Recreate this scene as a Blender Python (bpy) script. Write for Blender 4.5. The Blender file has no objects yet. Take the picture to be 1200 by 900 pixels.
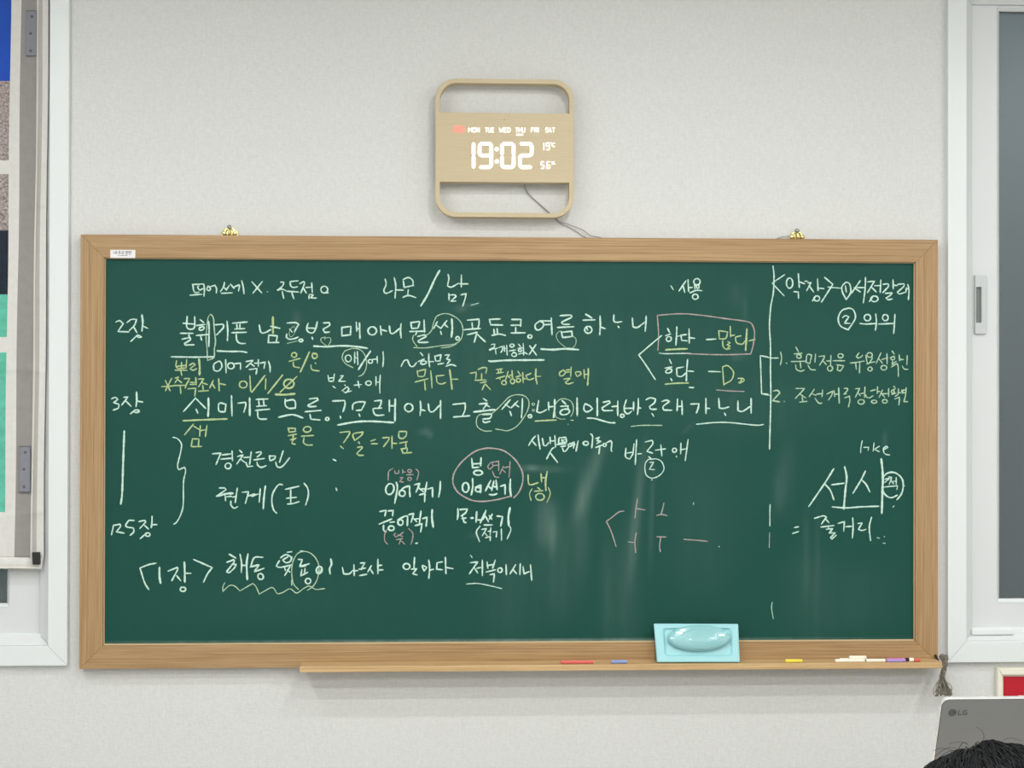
import bpy, bmesh, math, random
from mathutils import Vector, Matrix
random.seed(7)
S = bpy.context.scene
# ------------------------------------------------------------------ camera
F = 1660.0; YAW, PITCH, ROLL = 0.0421, 0.0046, 0.0018
BZ = 0.90                                   # height of the board's lower edge
CAM = Vector((1.0263 - 1.2, -3.9915, 0.7703 + BZ))
fw = Vector((math.sin(YAW)*math.cos(PITCH), math.cos(YAW)*math.cos(PITCH), math.sin(PITCH)))
rt0 = Vector((math.cos(YAW), -math.sin(YAW), 0)); up0 = rt0.cross(fw)
rt = rt0*math.cos(ROLL) + up0*math.sin(ROLL); up = up0*math.cos(ROLL) - rt0*math.sin(ROLL)
cd = bpy.data.cameras.new('camera'); cam = bpy.data.objects.new('camera', cd)
S.collection.objects.link(cam); S.camera = cam
cd.sensor_fit = 'HORIZONTAL'; cd.sensor_width = 36; cd.lens = 36*F/1200; cd.clip_start = 0.05
m = Matrix((rt, up, -fw)).transposed().to_4x4(); m.translation = CAM; cam.matrix_world = m
# ------------------------------------------------------------------ world (dusk outside the windows)
w = bpy.data.worlds.new('World'); S.world = w; w.use_nodes = True
nt = w.node_tree; bg = nt.nodes['Background']
tc = nt.nodes.new('ShaderNodeTexCoord'); sx = nt.nodes.new('ShaderNodeSeparateXYZ'); rp = nt.nodes.new('ShaderNodeValToRGB')
nt.links.new(tc.outputs['Generated'], sx.inputs[0]); nt.links.new(sx.outputs['Z'], rp.inputs[0]); nt.links.new(rp.outputs[0], bg.inputs[0])
rp.color_ramp.elements[0].position = 0.0; rp.color_ramp.elements[0].color = (0.05, 0.075, 0.075, 1)
rp.color_ramp.elements[1].position = 0.5; rp.color_ramp.elements[1].color = (0.16, 0.24, 0.30, 1)
bg.inputs[1].default_value = WORLD_STR = 0.62
# ------------------------------------------------------------------ exposure
S.view_settings.view_transform = 'Standard'; S.view_settings.look = 'None'
S.view_settings.exposure = 0.0; S.view_settings.gamma = 1.0; S.view_settings.use_curve_mapping = False
# ------------------------------------------------------------------ lamps: (x, y, power) of the small square ceiling lamps
CEIL = 3.0
PW = 0.415
LAMPS = [(x, y, p*PW) for y, p in ((-1.4, 19), (-2.1, 24), (-3.1, 38), (-4.9, 50)) for x in (-1.5, 0.33, 2.2)]
AMBIENT = 62*PW
# ------------------------------------------------------------------ helpers
def W(px, py, d=0.0):
    """pixel of the photograph -> point on the plane y = -d"""
    v = fw + rt*((px-600)/F) - up*((py-450)/F)
    t = (-d - CAM.y)/v.y
    return CAM + v*t
def X(px, d=0.0, py=450): return W(px, py, d).x
def Z(py, d=0.0, px=600): return W(px, py, d).z
def root(name, label, cat, loc, group=None):
    o = bpy.data.objects.new(name, None); S.collection.objects.link(o); o.location = loc
    o['label'] = label; o['category'] = cat
    if group: o['group'] = group
    o.empty_display_size = 0.05
    return o
def wloc(o):
    v = Vector(o.location)
    while o.parent: o = o.parent; v += Vector(o.location)
    return v
class MB:
    def __init__(s): s.v = []; s.f = []; s.mi = []; s.k = 0
    def add(s, vs, fs):
        n = len(s.v); s.v += [tuple(a) for a in vs]; s.f += [tuple(i+n for i in f) for f in fs]; s.mi += [s.k]*len(fs); return s
    def box(s, x0, x1, y0, y1, z0, z1):
        x0, x1 = sorted((x0, x1)); y0, y1 = sorted((y0, y1)); z0, z1 = sorted((z0, z1))
        return s.add([(x0,y0,z0),(x1,y0,z0),(x1,y1,z0),(x0,y1,z0),(x0,y0,z1),(x1,y0,z1),(x1,y1,z1),(x0,y1,z1)],
                     [(0,3,2,1),(4,5,6,7),(0,1,5,4),(1,2,6,5),(2,3,7,6),(3,0,4,7)])
    def prism(s, poly, y0, y1):             # poly in XZ counter-clockwise seen from -y; front at y0 (nearer camera)
        n = len(poly)
        vs = [(x, y0, z) for x, z in poly] + [(x, y1, z) for x, z in poly]
        return s.add(vs, [tuple(range(n)), tuple(range(2*n-1, n-1, -1))] + [(i, i+n, (i+1) % n+n, (i+1) % n) for i in range(n)])
    def ringprism(s, outer, inner, y0, y1):  # same count of points
        n = len(outer)
        vs = [(x,y0,z) for x,z in outer]+[(x,y0,z) for x,z in inner]+[(x,y1,z) for x,z in outer]+[(x,y1,z) for x,z in inner]
        fs = []
        for i in range(n):
            j = (i+1) % n
            fs += [(i,j,n+j,n+i), (2*n+j,2*n+i,3*n+i,3*n+j), (j,i,2*n+i,2*n+j), (n+i,n+j,3*n+j,3*n+i)]
        return s.add(vs, fs)
    def tube(s, pts, r, n=8, caps=True):
        P = [Vector(p) for p in pts]; m_ = len(P); R = r if isinstance(r, (list, tuple)) else [r]*m_
        vs = []; prev = None
        for i, p in enumerate(P):
            t = (P[min(i+1, m_-1)] - P[max(i-1, 0)])
            if t.length < 1e-9: t = Vector((0, 0, 1))
            t.normalize()
            a = prev - t*prev.dot(t) if prev is not None else t.orthogonal()
            if a.length < 1e-6: a = t.orthogonal()
            a.normalize(); prev = a; b = t.cross(a)
            for k in range(n):
                an = 2*math.pi*k/n; vs.append(p + (a*math.cos(an) + b*math.sin(an))*R[i])
        fs = [(i*n+k, i*n+(k+1) % n, (i+1)*n+(k+1) % n, (i+1)*n+k) for i in range(m_-1) for k in range(n)]
        if caps: fs += [tuple(range(n-1, -1, -1)), tuple((m_-1)*n+k for k in range(n))]
        return s.add(vs, fs)
    def ball(s, c, rx, ry, rz, nu=24, nv=14, fn=None):
        c = Vector(c); vs = []; fs = []
        for j in range(1, nv):
            th = math.pi*j/nv
            for i in range(nu):
                ph = 2*math.pi*i/nu; d = Vector((math.sin(th)*math.cos(ph), math.sin(th)*math.sin(ph), math.cos(th)))
                k = fn(d) if fn else 1.0
                vs.append(c + Vector((d.x*rx, d.y*ry, d.z*rz))*k)
        vs += [c+Vector((0,0,rz)), c-Vector((0,0,rz))]; T = len(vs)-2
        for j in range(nv-2):
            for i in range(nu):
                k = (i+1) % nu; fs.append((j*nu+i, (j+1)*nu+i, (j+1)*nu+k, j*nu+k))
        for i in range(nu):
            k = (i+1) % nu; fs.append((T, i, k)); fs.append((T+1, (nv-2)*nu+k, (nv-2)*nu+i))
        return s.add(vs, fs)
    def build(s, name, mats, parent=None, smooth=False, loc=None, bevel=0.0, kind=None, label=None, fix=True):
        if not isinstance(mats, (list, tuple)): mats = [mats]
        off = wloc(parent) if parent else Vector((0,0,0))
        if loc is None:
            if parent and s.v:
                xs = [v[0] for v in s.v]; ys = [v[1] for v in s.v]; zs = [v[2] for v in s.v]
                loc = Vector(((min(xs)+max(xs))/2, (min(ys)+max(ys))/2, (min(zs)+max(zs))/2))
            else: loc = Vector((0,0,0))
        loc = Vector(loc)
        me = bpy.data.meshes.new(name); me.from_pydata([tuple(Vector(v)-loc) for v in s.v], [], s.f)
        for m_ in mats: me.materials.append(m_)
        me.polygons.foreach_set('material_index', s.mi)
        if fix:
            bm = bmesh.new(); bm.from_mesh(me); bmesh.ops.recalc_face_normals(bm, faces=bm.faces); bm.to_mesh(me); bm.free()
        if smooth: me.polygons.foreach_set('use_smooth', [True]*len(me.polygons))
        me.update()
        o = bpy.data.objects.new(name, me); S.collection.objects.link(o)
        o.parent = parent; o.location = loc - off
        if bevel:
            b = o.modifiers.new('bevel', 'BEVEL'); b.width = bevel; b.segments = 2; b.limit_method = 'ANGLE'; b.angle_limit = math.radians(40)
        if kind: o['kind'] = kind
        if label: o['label'] = label
        return o
def rrect(x0, x1, z0, z1, r, n=8):
    """rounded rectangle, r = radii (bottom-left, bottom-right, top-right, top-left)"""
    if not isinstance(r, (list, tuple)): r = [r]*4
    out = []
    for (cx, cz, a0, rr) in ((x0+r[0], z0+r[0], 180, r[0]), (x1-r[1], z0+r[1], 270, r[1]), (x1-r[2], z1-r[2], 0, r[2]), (x0+r[3], z1-r[3], 90, r[3])):
        for k in range(n+1):
            a = math.radians(a0+90*k/n); out.append((cx+rr*math.cos(a), cz+rr*math.sin(a)))
    return out
# ------------------------------------------------------------------ materials
def lin(c): return tuple(((x/255)/12.92 if x <= 10 else ((x/255+0.055)/1.055)**2.4) for x in c) + (1,)
def mat(name, col, rough=0.6, metal=0.0, noise=None, bump=None, spec=0.5, trans=0.0, emit=None, coat=0.0):
    """noise=(scale xyz, amount, detail) darkens/lightens; bump=(scale xyz, strength, distance)"""
    m_ = bpy.data.materials.new(name); m_.use_nodes = True; t = m_.node_tree; p = t.nodes['Principled BSDF']
    p.inputs['Base Color'].default_value = col; p.inputs['Roughness'].default_value = rough; p.inputs['Metallic'].default_value = metal
    p.inputs['Specular IOR Level'].default_value = spec; p.inputs['Transmission Weight'].default_value = trans; p.inputs['Coat Weight'].default_value = coat
    if emit: p.inputs['Emission Color'].default_value = emit[0]; p.inputs['Emission Strength'].default_value = emit[1]
    def tex(scale, det):
        c = t.nodes.new('ShaderNodeTexCoord'); mp = t.nodes.new('ShaderNodeMapping'); n = t.nodes.new('ShaderNodeTexNoise')
        mp.inputs['Scale'].default_value = scale; n.inputs['Scale'].default_value = 1.0; n.inputs['Detail'].default_value = det
        t.links.new(c.outputs['Object'], mp.inputs[0]); t.links.new(mp.outputs[0], n.inputs['Vector']); return n
    if noise:
        n = tex(noise[0], noise[2] if len(noise) > 2 else 4)
        mr = t.nodes.new('ShaderNodeMapRange'); mr.inputs['From Min'].default_value = 0.3; mr.inputs['From Max'].default_value = 0.7
        mr.inputs['To Min'].default_value = 1-noise[1]; mr.inputs['To Max'].default_value = 1+noise[1]
        vm = t.nodes.new('ShaderNodeVectorMath'); vm.operation = 'SCALE'; vm.inputs[0].default_value = col[:3]
        t.links.new(n.outputs['Fac'], mr.inputs['Value']); t.links.new(mr.outputs[0], vm.inputs['Scale']); t.links.new(vm.outputs[0], p.inputs['Base Color'])
    if bump:
        n = tex(bump[0], 3); b = t.nodes.new('ShaderNodeBump'); b.inputs['Strength'].default_value = bump[1]; b.inputs['Distance'].default_value = bump[2]
        t.links.new(n.outputs['Fac'], b.inputs['Height']); t.links.new(b.outputs[0], p.inputs['Normal'])
    return m_
def wood(name, a, b, axis):
    m_ = bpy.data.materials.new(name); m_.use_nodes = True; t = m_.node_tree; p = t.nodes['Principled BSDF']
    p.inputs['Roughness'].default_value = 0.45; p.inputs['Specular IOR Level'].default_value = 0.35
    c = t.nodes.new('ShaderNodeTexCoord')
    sc = [260, 260, 260]; sc[axis] = 2.6
    sc2 = [520, 520, 520]; sc2[axis] = 9
    outs = []
    for s_, d in ((sc, 3), (sc2, 2)):
        mp = t.nodes.new('ShaderNodeMapping'); n = t.nodes.new('ShaderNodeTexNoise'); mp.inputs['Scale'].default_value = s_
        n.inputs['Scale'].default_value = 1; n.inputs['Detail'].default_value = d; n.inputs['Distortion'].default_value = 0.3
        t.links.new(c.outputs['Object'], mp.inputs[0]); t.links.new(mp.outputs[0], n.inputs['Vector']); outs.append(n)
    mx = t.nodes.new('ShaderNodeMath'); mx.operation = 'MULTIPLY_ADD'; mx.inputs[1].default_value = 0.6
    m2 = t.nodes.new('ShaderNodeMath'); m2.operation = 'MULTIPLY'; m2.inputs[1].default_value = 0.4
    t.links.new(outs[1].outputs['Fac'], m2.inputs[0]); t.links.new(outs[0].outputs['Fac'], mx.inputs[0]); t.links.new(m2.outputs[0], mx.inputs[2])
    r = t.nodes.new('ShaderNodeValToRGB'); r.color_ramp.elements[0].position = 0.36; r.color_ramp.elements[0].color = a
    r.color_ramp.elements[1].position = 0.62; r.color_ramp.elements[1].color = b
    t.links.new(mx.outputs[0], r.inputs[0]); t.links.new(r.outputs[0], p.inputs['Base Color'])
    return m_
M = {}
M['wood_x'] = wood('oak_veneer_horizontal', lin((150,117,80)), lin((181,149,108)), 0)
M['wood_z'] = wood('oak_veneer_vertical', lin((150,117,80)), lin((181,149,108)), 2)
M['wood_tray'] = wood('oak_tray', lin((186,150,104)), lin((214,182,136)), 0)
M['wood_edge'] = mat('oak_edge_band', lin((205,180,140)), 0.5)
M['pvc'] = mat('white_window_frame', lin((226,230,230)), 0.35, spec=0.4)
M['pvc2'] = mat('white_window_sash', lin((216,218,218)), 0.4, spec=0.4)
M['gasket'] = mat('grey_window_gasket', lin((120,124,124)), 0.6)
M['handle'] = mat('window_handle', lin((196,200,200)), 0.4)
M['slot'] = mat('handle_recess', lin((120,124,124)), 0.5)
M['white_paint'] = mat('ceiling_paint', (0.78,0.78,0.76,1), 0.9)
M['floor'] = mat('floor_vinyl', (0.36,0.35,0.33,1), 0.5, noise=((4,4,4),0.1))
M['brass'] = mat('polished_brass', (0.80,0.70,0.34,1), 0.25, metal=0.85)
M['screw'] = mat('grey_screw_head', (0.30,0.30,0.30,1), 0.35, metal=0.9)
M['cloth'] = mat('blind_white_cloth', lin((216,214,209)), 0.9, noise=((60,20,60),0.04))
M['cloth_grey'] = mat('blind_grey_print', lin((147,143,140)), 0.9, noise=((50,20,50),0.05))
M['cloth_stripe'] = mat('blind_light_grey_stripe', lin((175,171,167)), 0.9, noise=((50,20,50),0.04))
M['cloth_line'] = mat('blind_pale_line', lin((224,219,210)), 0.9)
M['cloth_blue'] = mat('blind_blue_sky_print', lin((22,74,176)), 0.8, noise=((10,10,10),0.08))
M['cloth_blossom'] = mat('blind_blossom_print', lin((158,146,142)), 0.9, noise=((150,150,170),0.6,6))
M['cloth_navy'] = mat('blind_navy_print', lin((16,32,48)), 0.8, noise=((40,40,40),0.4))
M['cloth_steel'] = mat('blind_steel_blue_print', lin((58,92,120)), 0.8)  # lighter blue rectangle printed within the navy field
M['cloth_teal'] = mat('blind_teal_print', lin((92,182,158)), 0.8, noise=((30,30,50),0.16))
M['hinge'] = mat('printed_hinge_grey', lin((128,130,138)), 0.7, noise=((60,60,60),0.05))
M['hinge_dark'] = mat('printed_screw_grey', lin((84,86,94)), 0.7)
M['black'] = mat('black_plastic', (0.012,0.012,0.012,1), 0.4)
M['cord'] = mat('white_blind_cord', lin((222,218,208)), 0.8)
M['clock'] = mat('beige_clock_case', lin((199,181,147)), 0.5, noise=((12,12,260),0.035))
M['clock_side'] = mat('clock_side_edge', lin((150,126,98)), 0.55)
M['led'] = mat('clock_white_led', (1,1,1,1), 0.5, emit=((1,0.97,0.88,1), 1.6))
M['led2'] = mat('clock_small_led', (1,1,1,1), 0.5, emit=((1,0.95,0.8,1), 1.1))
M['led_red'] = mat('clock_red_led', (1,0.25,0.2,1), 0.5, emit=((1,0.16,0.13,1), 0.9))
M['halo_pink'] = mat('clock_red_halo', lin((236,150,128)), 0.5, emit=((1,0.22,0.16,1), 0.25))
M['wire'] = mat('grey_wire', lin((128,126,124)), 0.5)
M['bundle'] = mat('grey_brown_cord', lin((128,121,108)), 0.75)
M['blue'] = mat('pale_blue_plastic', lin((156,212,218)), 0.28, spec=0.6, coat=0.3)
M['blue2'] = mat('pale_blue_oval', lin((146,200,203)), 0.16, spec=0.7, coat=0.6)
M['sticker'] = mat('sticker_paper', lin((232,230,232)), 0.5)
M['ink'] = mat('sticker_ink', lin((70,66,74)), 0.6)
M['red'] = mat('red_sign_sheet', lin((188,10,36)), 0.35)
M['cream'] = mat('cream_sign_frame', lin((236,232,214)), 0.5)
M['lid'] = mat('grey_laptop_lid', lin((130,131,131)), 0.5, metal=0.15, spec=0.4)
M['lid_rim'] = mat('bright_laptop_rim', (0.9,0.9,0.88,1), 0.2, metal=0.6)
M['lid_dark'] = mat('laptop_seam', (0.06,0.06,0.06,1), 0.5)
M['logo'] = mat('laptop_logo_grey', lin((78,84,86)), 0.35, metal=0.3)
M['desk'] = mat('desk_laminate', lin((196,182,158)), 0.5)
M['metal'] = mat('grey_metal', (0.4,0.4,0.4,1), 0.4, metal=0.8)
M['hair'] = mat('black_hair', (0.006,0.006,0.0075,1), 0.55, spec=0.18)
M['skin'] = mat('skin', (0.60,0.40,0.30,1), 0.55)
M['lips'] = mat('lips', (0.50,0.20,0.18,1), 0.5)
M['sweater'] = mat('dark_sweater', (0.05,0.055,0.07,1), 0.9, noise=((300,300,300),0.2))
M['trousers'] = mat('dark_trousers', (0.03,0.035,0.05,1), 0.9)
M['lamp'] = mat('lamp_face', (1,1,1,1), 0.5, emit=((1,0.98,0.94,1), 6))
M['chair'] = mat('chair_shell', (0.12,0.2,0.3,1), 0.5)
def chalkstick(n, c): M[n] = mat(n, lin(c), 0.95, noise=((300,300,300),0.05))
for n, c in (('chalk_red',(226,112,104)),('chalk_blue',(140,160,214)),('chalk_yellow',(236,218,80)),('chalk_ivory',(246,240,222)),
             ('chalk_purple',(178,148,214)),('chalk_pink',(220,112,140)),('chalk_dark',(60,34,34)),('chalk_coral',(222,104,92))): chalkstick(n, c)
def chalk(name, col):
    m_ = bpy.data.materials.new(name); m_.use_nodes = True; t = m_.node_tree; p = t.nodes['Principled BSDF']; p.inputs['Roughness'].default_value = 1; p.inputs['Specular IOR Level'].default_value = 0.1
    c = t.nodes.new('ShaderNodeTexCoord'); n = t.nodes.new('ShaderNodeTexNoise'); n.inputs['Scale'].default_value = 420; n.inputs['Detail'].default_value = 2
    r = t.nodes.new('ShaderNodeValToRGB'); r.color_ramp.elements[0].position = 0.30; r.color_ramp.elements[0].color = tuple(0.45*a+0.55*b for a, b in zip(col[:3], (0.03,0.11,0.09)))+(1,)
    r.color_ramp.elements[1].position = 0.52; r.color_ramp.elements[1].color = col
    t.links.new(c.outputs['Object'], n.inputs['Vector']); t.links.new(n.outputs['Fac'], r.inputs[0]); t.links.new(r.outputs[0], p.inputs['Base Color'])
    return m_
CH = {'w': chalk('white_chalk_line', lin((208,236,222))), 'y': chalk('yellow_chalk_line', lin((188,206,152))), 'v': chalk('pale_chalk_line', lin((186,212,182))),
      'p': chalk('pink_chalk_line', lin((182,164,163)))}
# wallpaper: off-white with a fine fibrous relief
def wallpaper():
    m_ = bpy.data.materials.new('fibrous_wallpaper'); m_.use_nodes = True; t = m_.node_tree; p = t.nodes['Principled BSDF']
    p.inputs['Roughness'].default_value = 0.85; p.inputs['Specular IOR Level'].default_value = 0.25
    c = t.nodes.new('ShaderNodeTexCoord')
    def nz(scale, det, dist=0.0):
        mp = t.nodes.new('ShaderNodeMapping'); mp.inputs['Scale'].default_value = scale; n = t.nodes.new('ShaderNodeTexNoise'); n.inputs['Scale'].default_value = 1
        n.inputs['Detail'].default_value = det; n.inputs['Distortion'].default_value = dist
        t.links.new(c.outputs['Object'], mp.inputs[0]); t.links.new(mp.outputs[0], n.inputs['Vector']); return n
    a = nz((150,150,60), 4, 0.6); b = nz((60,60,200), 3, 0.4); d = nz((3,3,3), 2)
    ad = t.nodes.new('ShaderNodeMath'); ad.operation = 'ADD'; t.links.new(a.outputs['Fac'], ad.inputs[0]); t.links.new(b.outputs['Fac'], ad.inputs[1])
    r = t.nodes.new('ShaderNodeMapRange'); r.inputs['From Min'].default_value = 0.7; r.inputs['From Max'].default_value = 1.3; r.inputs['To Min'].default_value = 0.95; r.inputs['To Max'].default_value = 1.05
    t.links.new(ad.outputs[0], r.inputs['Value'])
    vm = t.nodes.new('ShaderNodeVectorMath'); vm.operation = 'SCALE'; vm.inputs[0].default_value = (0.69,0.69,0.675); t.links.new(r.outputs[0], vm.inputs['Scale'])
    t.links.new(vm.outputs[0], p.inputs['Base Color'])
    bu = t.nodes.new('ShaderNodeBump'); bu.inputs['Strength'].default_value = 0.35; bu.inputs['Distance'].default_value = 0.0012
    t.links.new(ad.outputs[0], bu.inputs['Height']); t.links.new(bu.outputs[0], p.inputs['Normal'])
    return m_
M['wall'] = wallpaper()
def glass():
    m_ = mat('frosted_window_glass', (0.80,0.88,0.90,1), 0.4, spec=0.3, trans=0.96)
    return m_
M['glass'] = glass()
# chalkboard enamel: green with wiped chalk dust carried by the attribute 'dust'
def boardmat():
    m_ = bpy.data.materials.new('green_chalkboard'); m_.use_nodes = True; t = m_.node_tree; p = t.nodes['Principled BSDF']
    p.inputs['Roughness'].default_value = 0.5; p.inputs['Specular IOR Level'].default_value = 0.12
    at = t.nodes.new('ShaderNodeAttribute'); at.attribute_name = 'dust'
    c = t.nodes.new('ShaderNodeTexCoord'); mp = t.nodes.new('ShaderNodeMapping'); mp.inputs['Scale'].default_value = (30,30,3); n = t.nodes.new('ShaderNodeTexNoise'); n.inputs['Scale'].default_value = 1; n.inputs['Detail'].default_value = 5
    t.links.new(c.outputs['Object'], mp.inputs[0]); t.links.new(mp.outputs[0], n.inputs['Vector'])
    mu = t.nodes.new('ShaderNodeMath'); mu.operation = 'MULTIPLY'; t.links.new(at.outputs['Fac'], mu.inputs[0])
    mr = t.nodes.new('ShaderNodeMapRange'); mr.inputs['From Min'].default_value = 0.3; mr.inputs['From Max'].default_value = 0.7; mr.inputs['To Min'].default_value = 0.6; mr.inputs['To Max'].default_value = 1.3
    t.links.new(n.outputs['Fac'], mr.inputs['Value']); t.links.new(mr.outputs[0], mu.inputs[1])
    mx = t.nodes.new('ShaderNodeMix'); mx.data_type = 'RGBA'; mx.inputs[6].default_value = BOARD_COL; mx.inputs[7].default_value = (0.55,0.68,0.62,1)
    t.links.new(mu.outputs[0], mx.inputs[0]); t.links.new(mx.outputs[2], p.inputs['Base Color'])
    return m_
BOARD_COL = (0.0125,0.072,0.056,1)
M['board'] = boardmat()
# ------------------------------------------------------------------ room shell
XL, XR, YB = -3.1, 3.4, -7.0
def struct(name, mb, m_, **k): return mb.build(name, m_, kind='structure', loc=(0,0,0), **k)
# window openings on the front wall (outer edge of the casings)
W1 = dict(x0=X(80,0.02)-1.5, x1=X(79.6,0.02), z0=Z(780.5,0.02,40), z1=Z(-31,0.02,40))
W2 = dict(x0=X(1111,0.02), x1=X(1111,0.02)+1.5, z0=Z(776.3,0.02,1155), z1=Z(-31,0.02,1155))
h = 0.015
xs = [XL, W1['x0']+h, W1['x1']-h, W2['x0']+h, W2['x1']-h, XR]
mb = MB()
for a, b in ((0,1),(2,3),(4,5)): mb.box(xs[a], xs[b], 0, 0.2, 0, CEIL)
for a, b, wn in ((1,2,W1),(3,4,W2)):
    mb.box(xs[a], xs[b], 0, 0.2, 0, wn['z0']+h); mb.box(xs[a], xs[b], 0, 0.2, wn['z1']-h, CEIL)
struct('wall_front', mb, M['wall'])
struct('wall_left', MB().box(XL-0.1, XL, YB, 0.2, 0, CEIL), M['wall'])
struct('wall_right', MB().box(XR, XR+0.1, YB, 0.2, 0, CEIL), M['wall'])
struct('wall_rear', MB().box(XL-0.1, XR+0.1, YB-0.1, YB, 0, CEIL), M['wall'])
struct('floor', MB().box(XL-0.1, XR+0.1, YB-0.1, 0.2, -0.1, 0), M['floor'])
struct('ceiling', MB().box(XL-0.1, XR+0.1, YB-0.1, 0.2, CEIL, CEIL+0.1), M['white_paint'])
struct('baseboard_front', MB().box(XL, XR, -0.012, 0, 0, 0.09), M['pvc'], bevel=0.003)
# ------------------------------------------------------------------ windows
def mitred(name, o, i, y0, y1, m_, parent, bevel=0.0015, slope=None, gap=0.0):
    """four mitred rails between rectangle o and rectangle i (x0,x1,z0,z1); slope = y of the inner edge"""
    ox0, ox1, oz0, oz1 = o; ix0, ix1, iz0, iz1 = i
    yi = y0 if slope is None else slope
    Q = [((ox0,oz0),(ox1,oz0),(ix1,iz0),(ix0,iz0)), ((ox1,oz0),(ox1,oz1),(ix1,iz1),(ix1,iz0)),
         ((ox1,oz1),(ox0,oz1),(ix0,iz1),(ix1,iz1)), ((ox0,oz1),(ox0,oz0),(ix0,iz0),(ix0,iz1))]
    for k, q in enumerate(Q):
        ys = (y0, y0, yi, yi)
        d = Vector((q[1][0]-q[0][0], 0, q[1][1]-q[0][1])).normalized()*gap
        sg = (1, -1, -1, 1)
        vs = [(x+d.x*s_, yy, z+d.z*s_) for (x, z), yy, s_ in zip(q, ys, sg)] + [(x+d.x*s_, y1, z+d.z*s_) for (x, z), s_ in zip(q, sg)]
        mb = MB().add(vs, [(0,1,2,3),(7,6,5,4),(0,4,5,1),(1,5,6,2),(2,6,7,3),(3,7,4,0)])
        mb.build(name, m_, parent, bevel=bevel)
def window(n, w, cas, step, sash_in, zs, handle=None):
    """cas/step/sash widths come from the photograph; zs = dict of heights"""
    r = bpy.data.objects.new('window_%d' % n, None); S.collection.objects.link(r); r['kind'] = 'structure'
    r.location = ((w['x0']+w['x1'])/2, 0, w['z0'])
    o = (w['x0'], w['x1'], w['z0'], w['z1'])
    c1 = (w['x0']+cas, w['x1']-cas, zs['cas'], w['z1']-cas)
    mitred('casing', o, c1, -0.020, 0.02, M['pvc'], r, gap=0.0004)
    c2 = (c1[0]+step, c1[1]-step, zs['step'], c1[3]-step)
    mitred('inner_frame', c1, c2, -0.006, 0.06, M['pvc2'], r, slope=0.010, gap=0.0003)
    return r, c1, c2
def sash(r, x0, x1, z0, z1, gx0, gx1, gz0, gz1, yd):
    mitred('sash_rail', (x0,x1,z0,z1), (gx0-0.011,gx1+0.011,gz0-0.011,gz1+0.011), yd, yd+0.04, M['pvc2'], r, bevel=0)
    mitred('glazing_bead', (gx0-0.011,gx1+0.011,gz0-0.011,gz1+0.011), (gx0-0.002,gx1+0.002,gz0-0.002,gz1+0.002), yd-0.003, yd+0.03, M['pvc'], r, slope=yd+0.008)
    mitred('gasket', (gx0-0.002,gx1+0.002,gz0-0.002,gz1+0.002), (gx0,gx1,gz0,gz1), yd+0.008, yd+0.03, M['gasket'], r, bevel=0)
    MB().box(gx0, gx1, yd+0.014, yd+0.020, gz0, gz1).build('glass_pane', M['glass'], r)
# window_1 (left, behind the blind)
r1, c1, c2 = window(1, W1, X(79.6,0.02)-X(57,0.02), X(57,0)-X(44,0), None, dict(cas=Z(757.5,0.02,20), step=Z(745.5,0,20)))
xm = (c2[0]+c2[1])/2
g1 = (X(9,-0.03))
gz0, gz1 = Z(706,-0.03,5), Z(14,-0.03,5)
MB().box(c2[0]-0.004, c2[1]+0.004, 0.008, 0.05, c2[2]-0.03, c2[2]+0.006).build('sill_track', M['pvc'], r1, bevel=0.002)
sash(r1, xm-0.02, c2[1]+0.004, c2[2]+0.002, c2[3]-0.002, xm+0.07, g1, gz0, gz1, 0.020)
sash(r1, c2[0]-0.004, xm+0.04, c2[2]+0.002, c2[3]-0.002, c2[0]+0.08, xm-0.05, gz0, gz1, 0.066)
MB().box(c2[0]-0.02, c2[1]+0.02, 0.10, 0.11, c2[2]-0.03, c2[3]+0.03).build('outer_screen', M['gasket'], r1) if False else None
# window_2 (right)
r2, d1, d2 = window(2, W2, X(1133,0.02)-X(1111,0.02), X(1144,0)-X(1136,0)+0.006, None, dict(cas=Z(751.5,0.02,1180), step=Z(742,0,1180)))
gx = X(1171,-0.03); xm = (d2[0]+d2[1])/2
hz0, hz1 = Z(700.5,-0.03,1185), Z(14.5,-0.03,1185)
MB().box(d2[0]-0.02, d2[1]+0.02, 0.012, 0.05, d2[2]-0.03, Z(736.5,0,1180)).build('sill_track', M['pvc'], r2, bevel=0.003)
MB().box(d2[0]-0.004, X(1188,0,740), -0.002, 0.012, d2[2]-0.004, Z(737.5,0,1180)).build('track_stop', M['pvc'], r2, bevel=0.002)
sash(r2, d2[0]-0.004, xm+0.04, d2[2]+0.002, d2[3]+0.008, gx, xm-0.05, hz0, hz1, 0.020)
sash(r2, xm-0.02, d2[1]+0.004, d2[2]+0.002, d2[3]+0.008, xm+0.07, d2[1]-0.08, hz0, hz1, 0.066)
# sliding handle with a recessed grip on window_2
hx0, hx1, ha, hb = X(1144.5,0,350), X(1157.5,0,350), Z(391,0,1150), Z(322,0,1150)
sx0, sx1, sa, sb = X(1145.5,0,350), X(1152,0,350), Z(378,0,1150), Z(336,0,1150)
hr = MB().ringprism(rrect(hx0,hx1,ha,hb,0.001,1), rrect(sx0,sx1,sa,sb,0.001,1), 0.010, 0.024).build('sash_handle', M['handle'], r2, bevel=0.001, label='pale grey pull handle')
MB().box(sx0, sx1, 0.018, 0.0235, sa, sb).build('grip_recess', M['slot'], hr)
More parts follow.
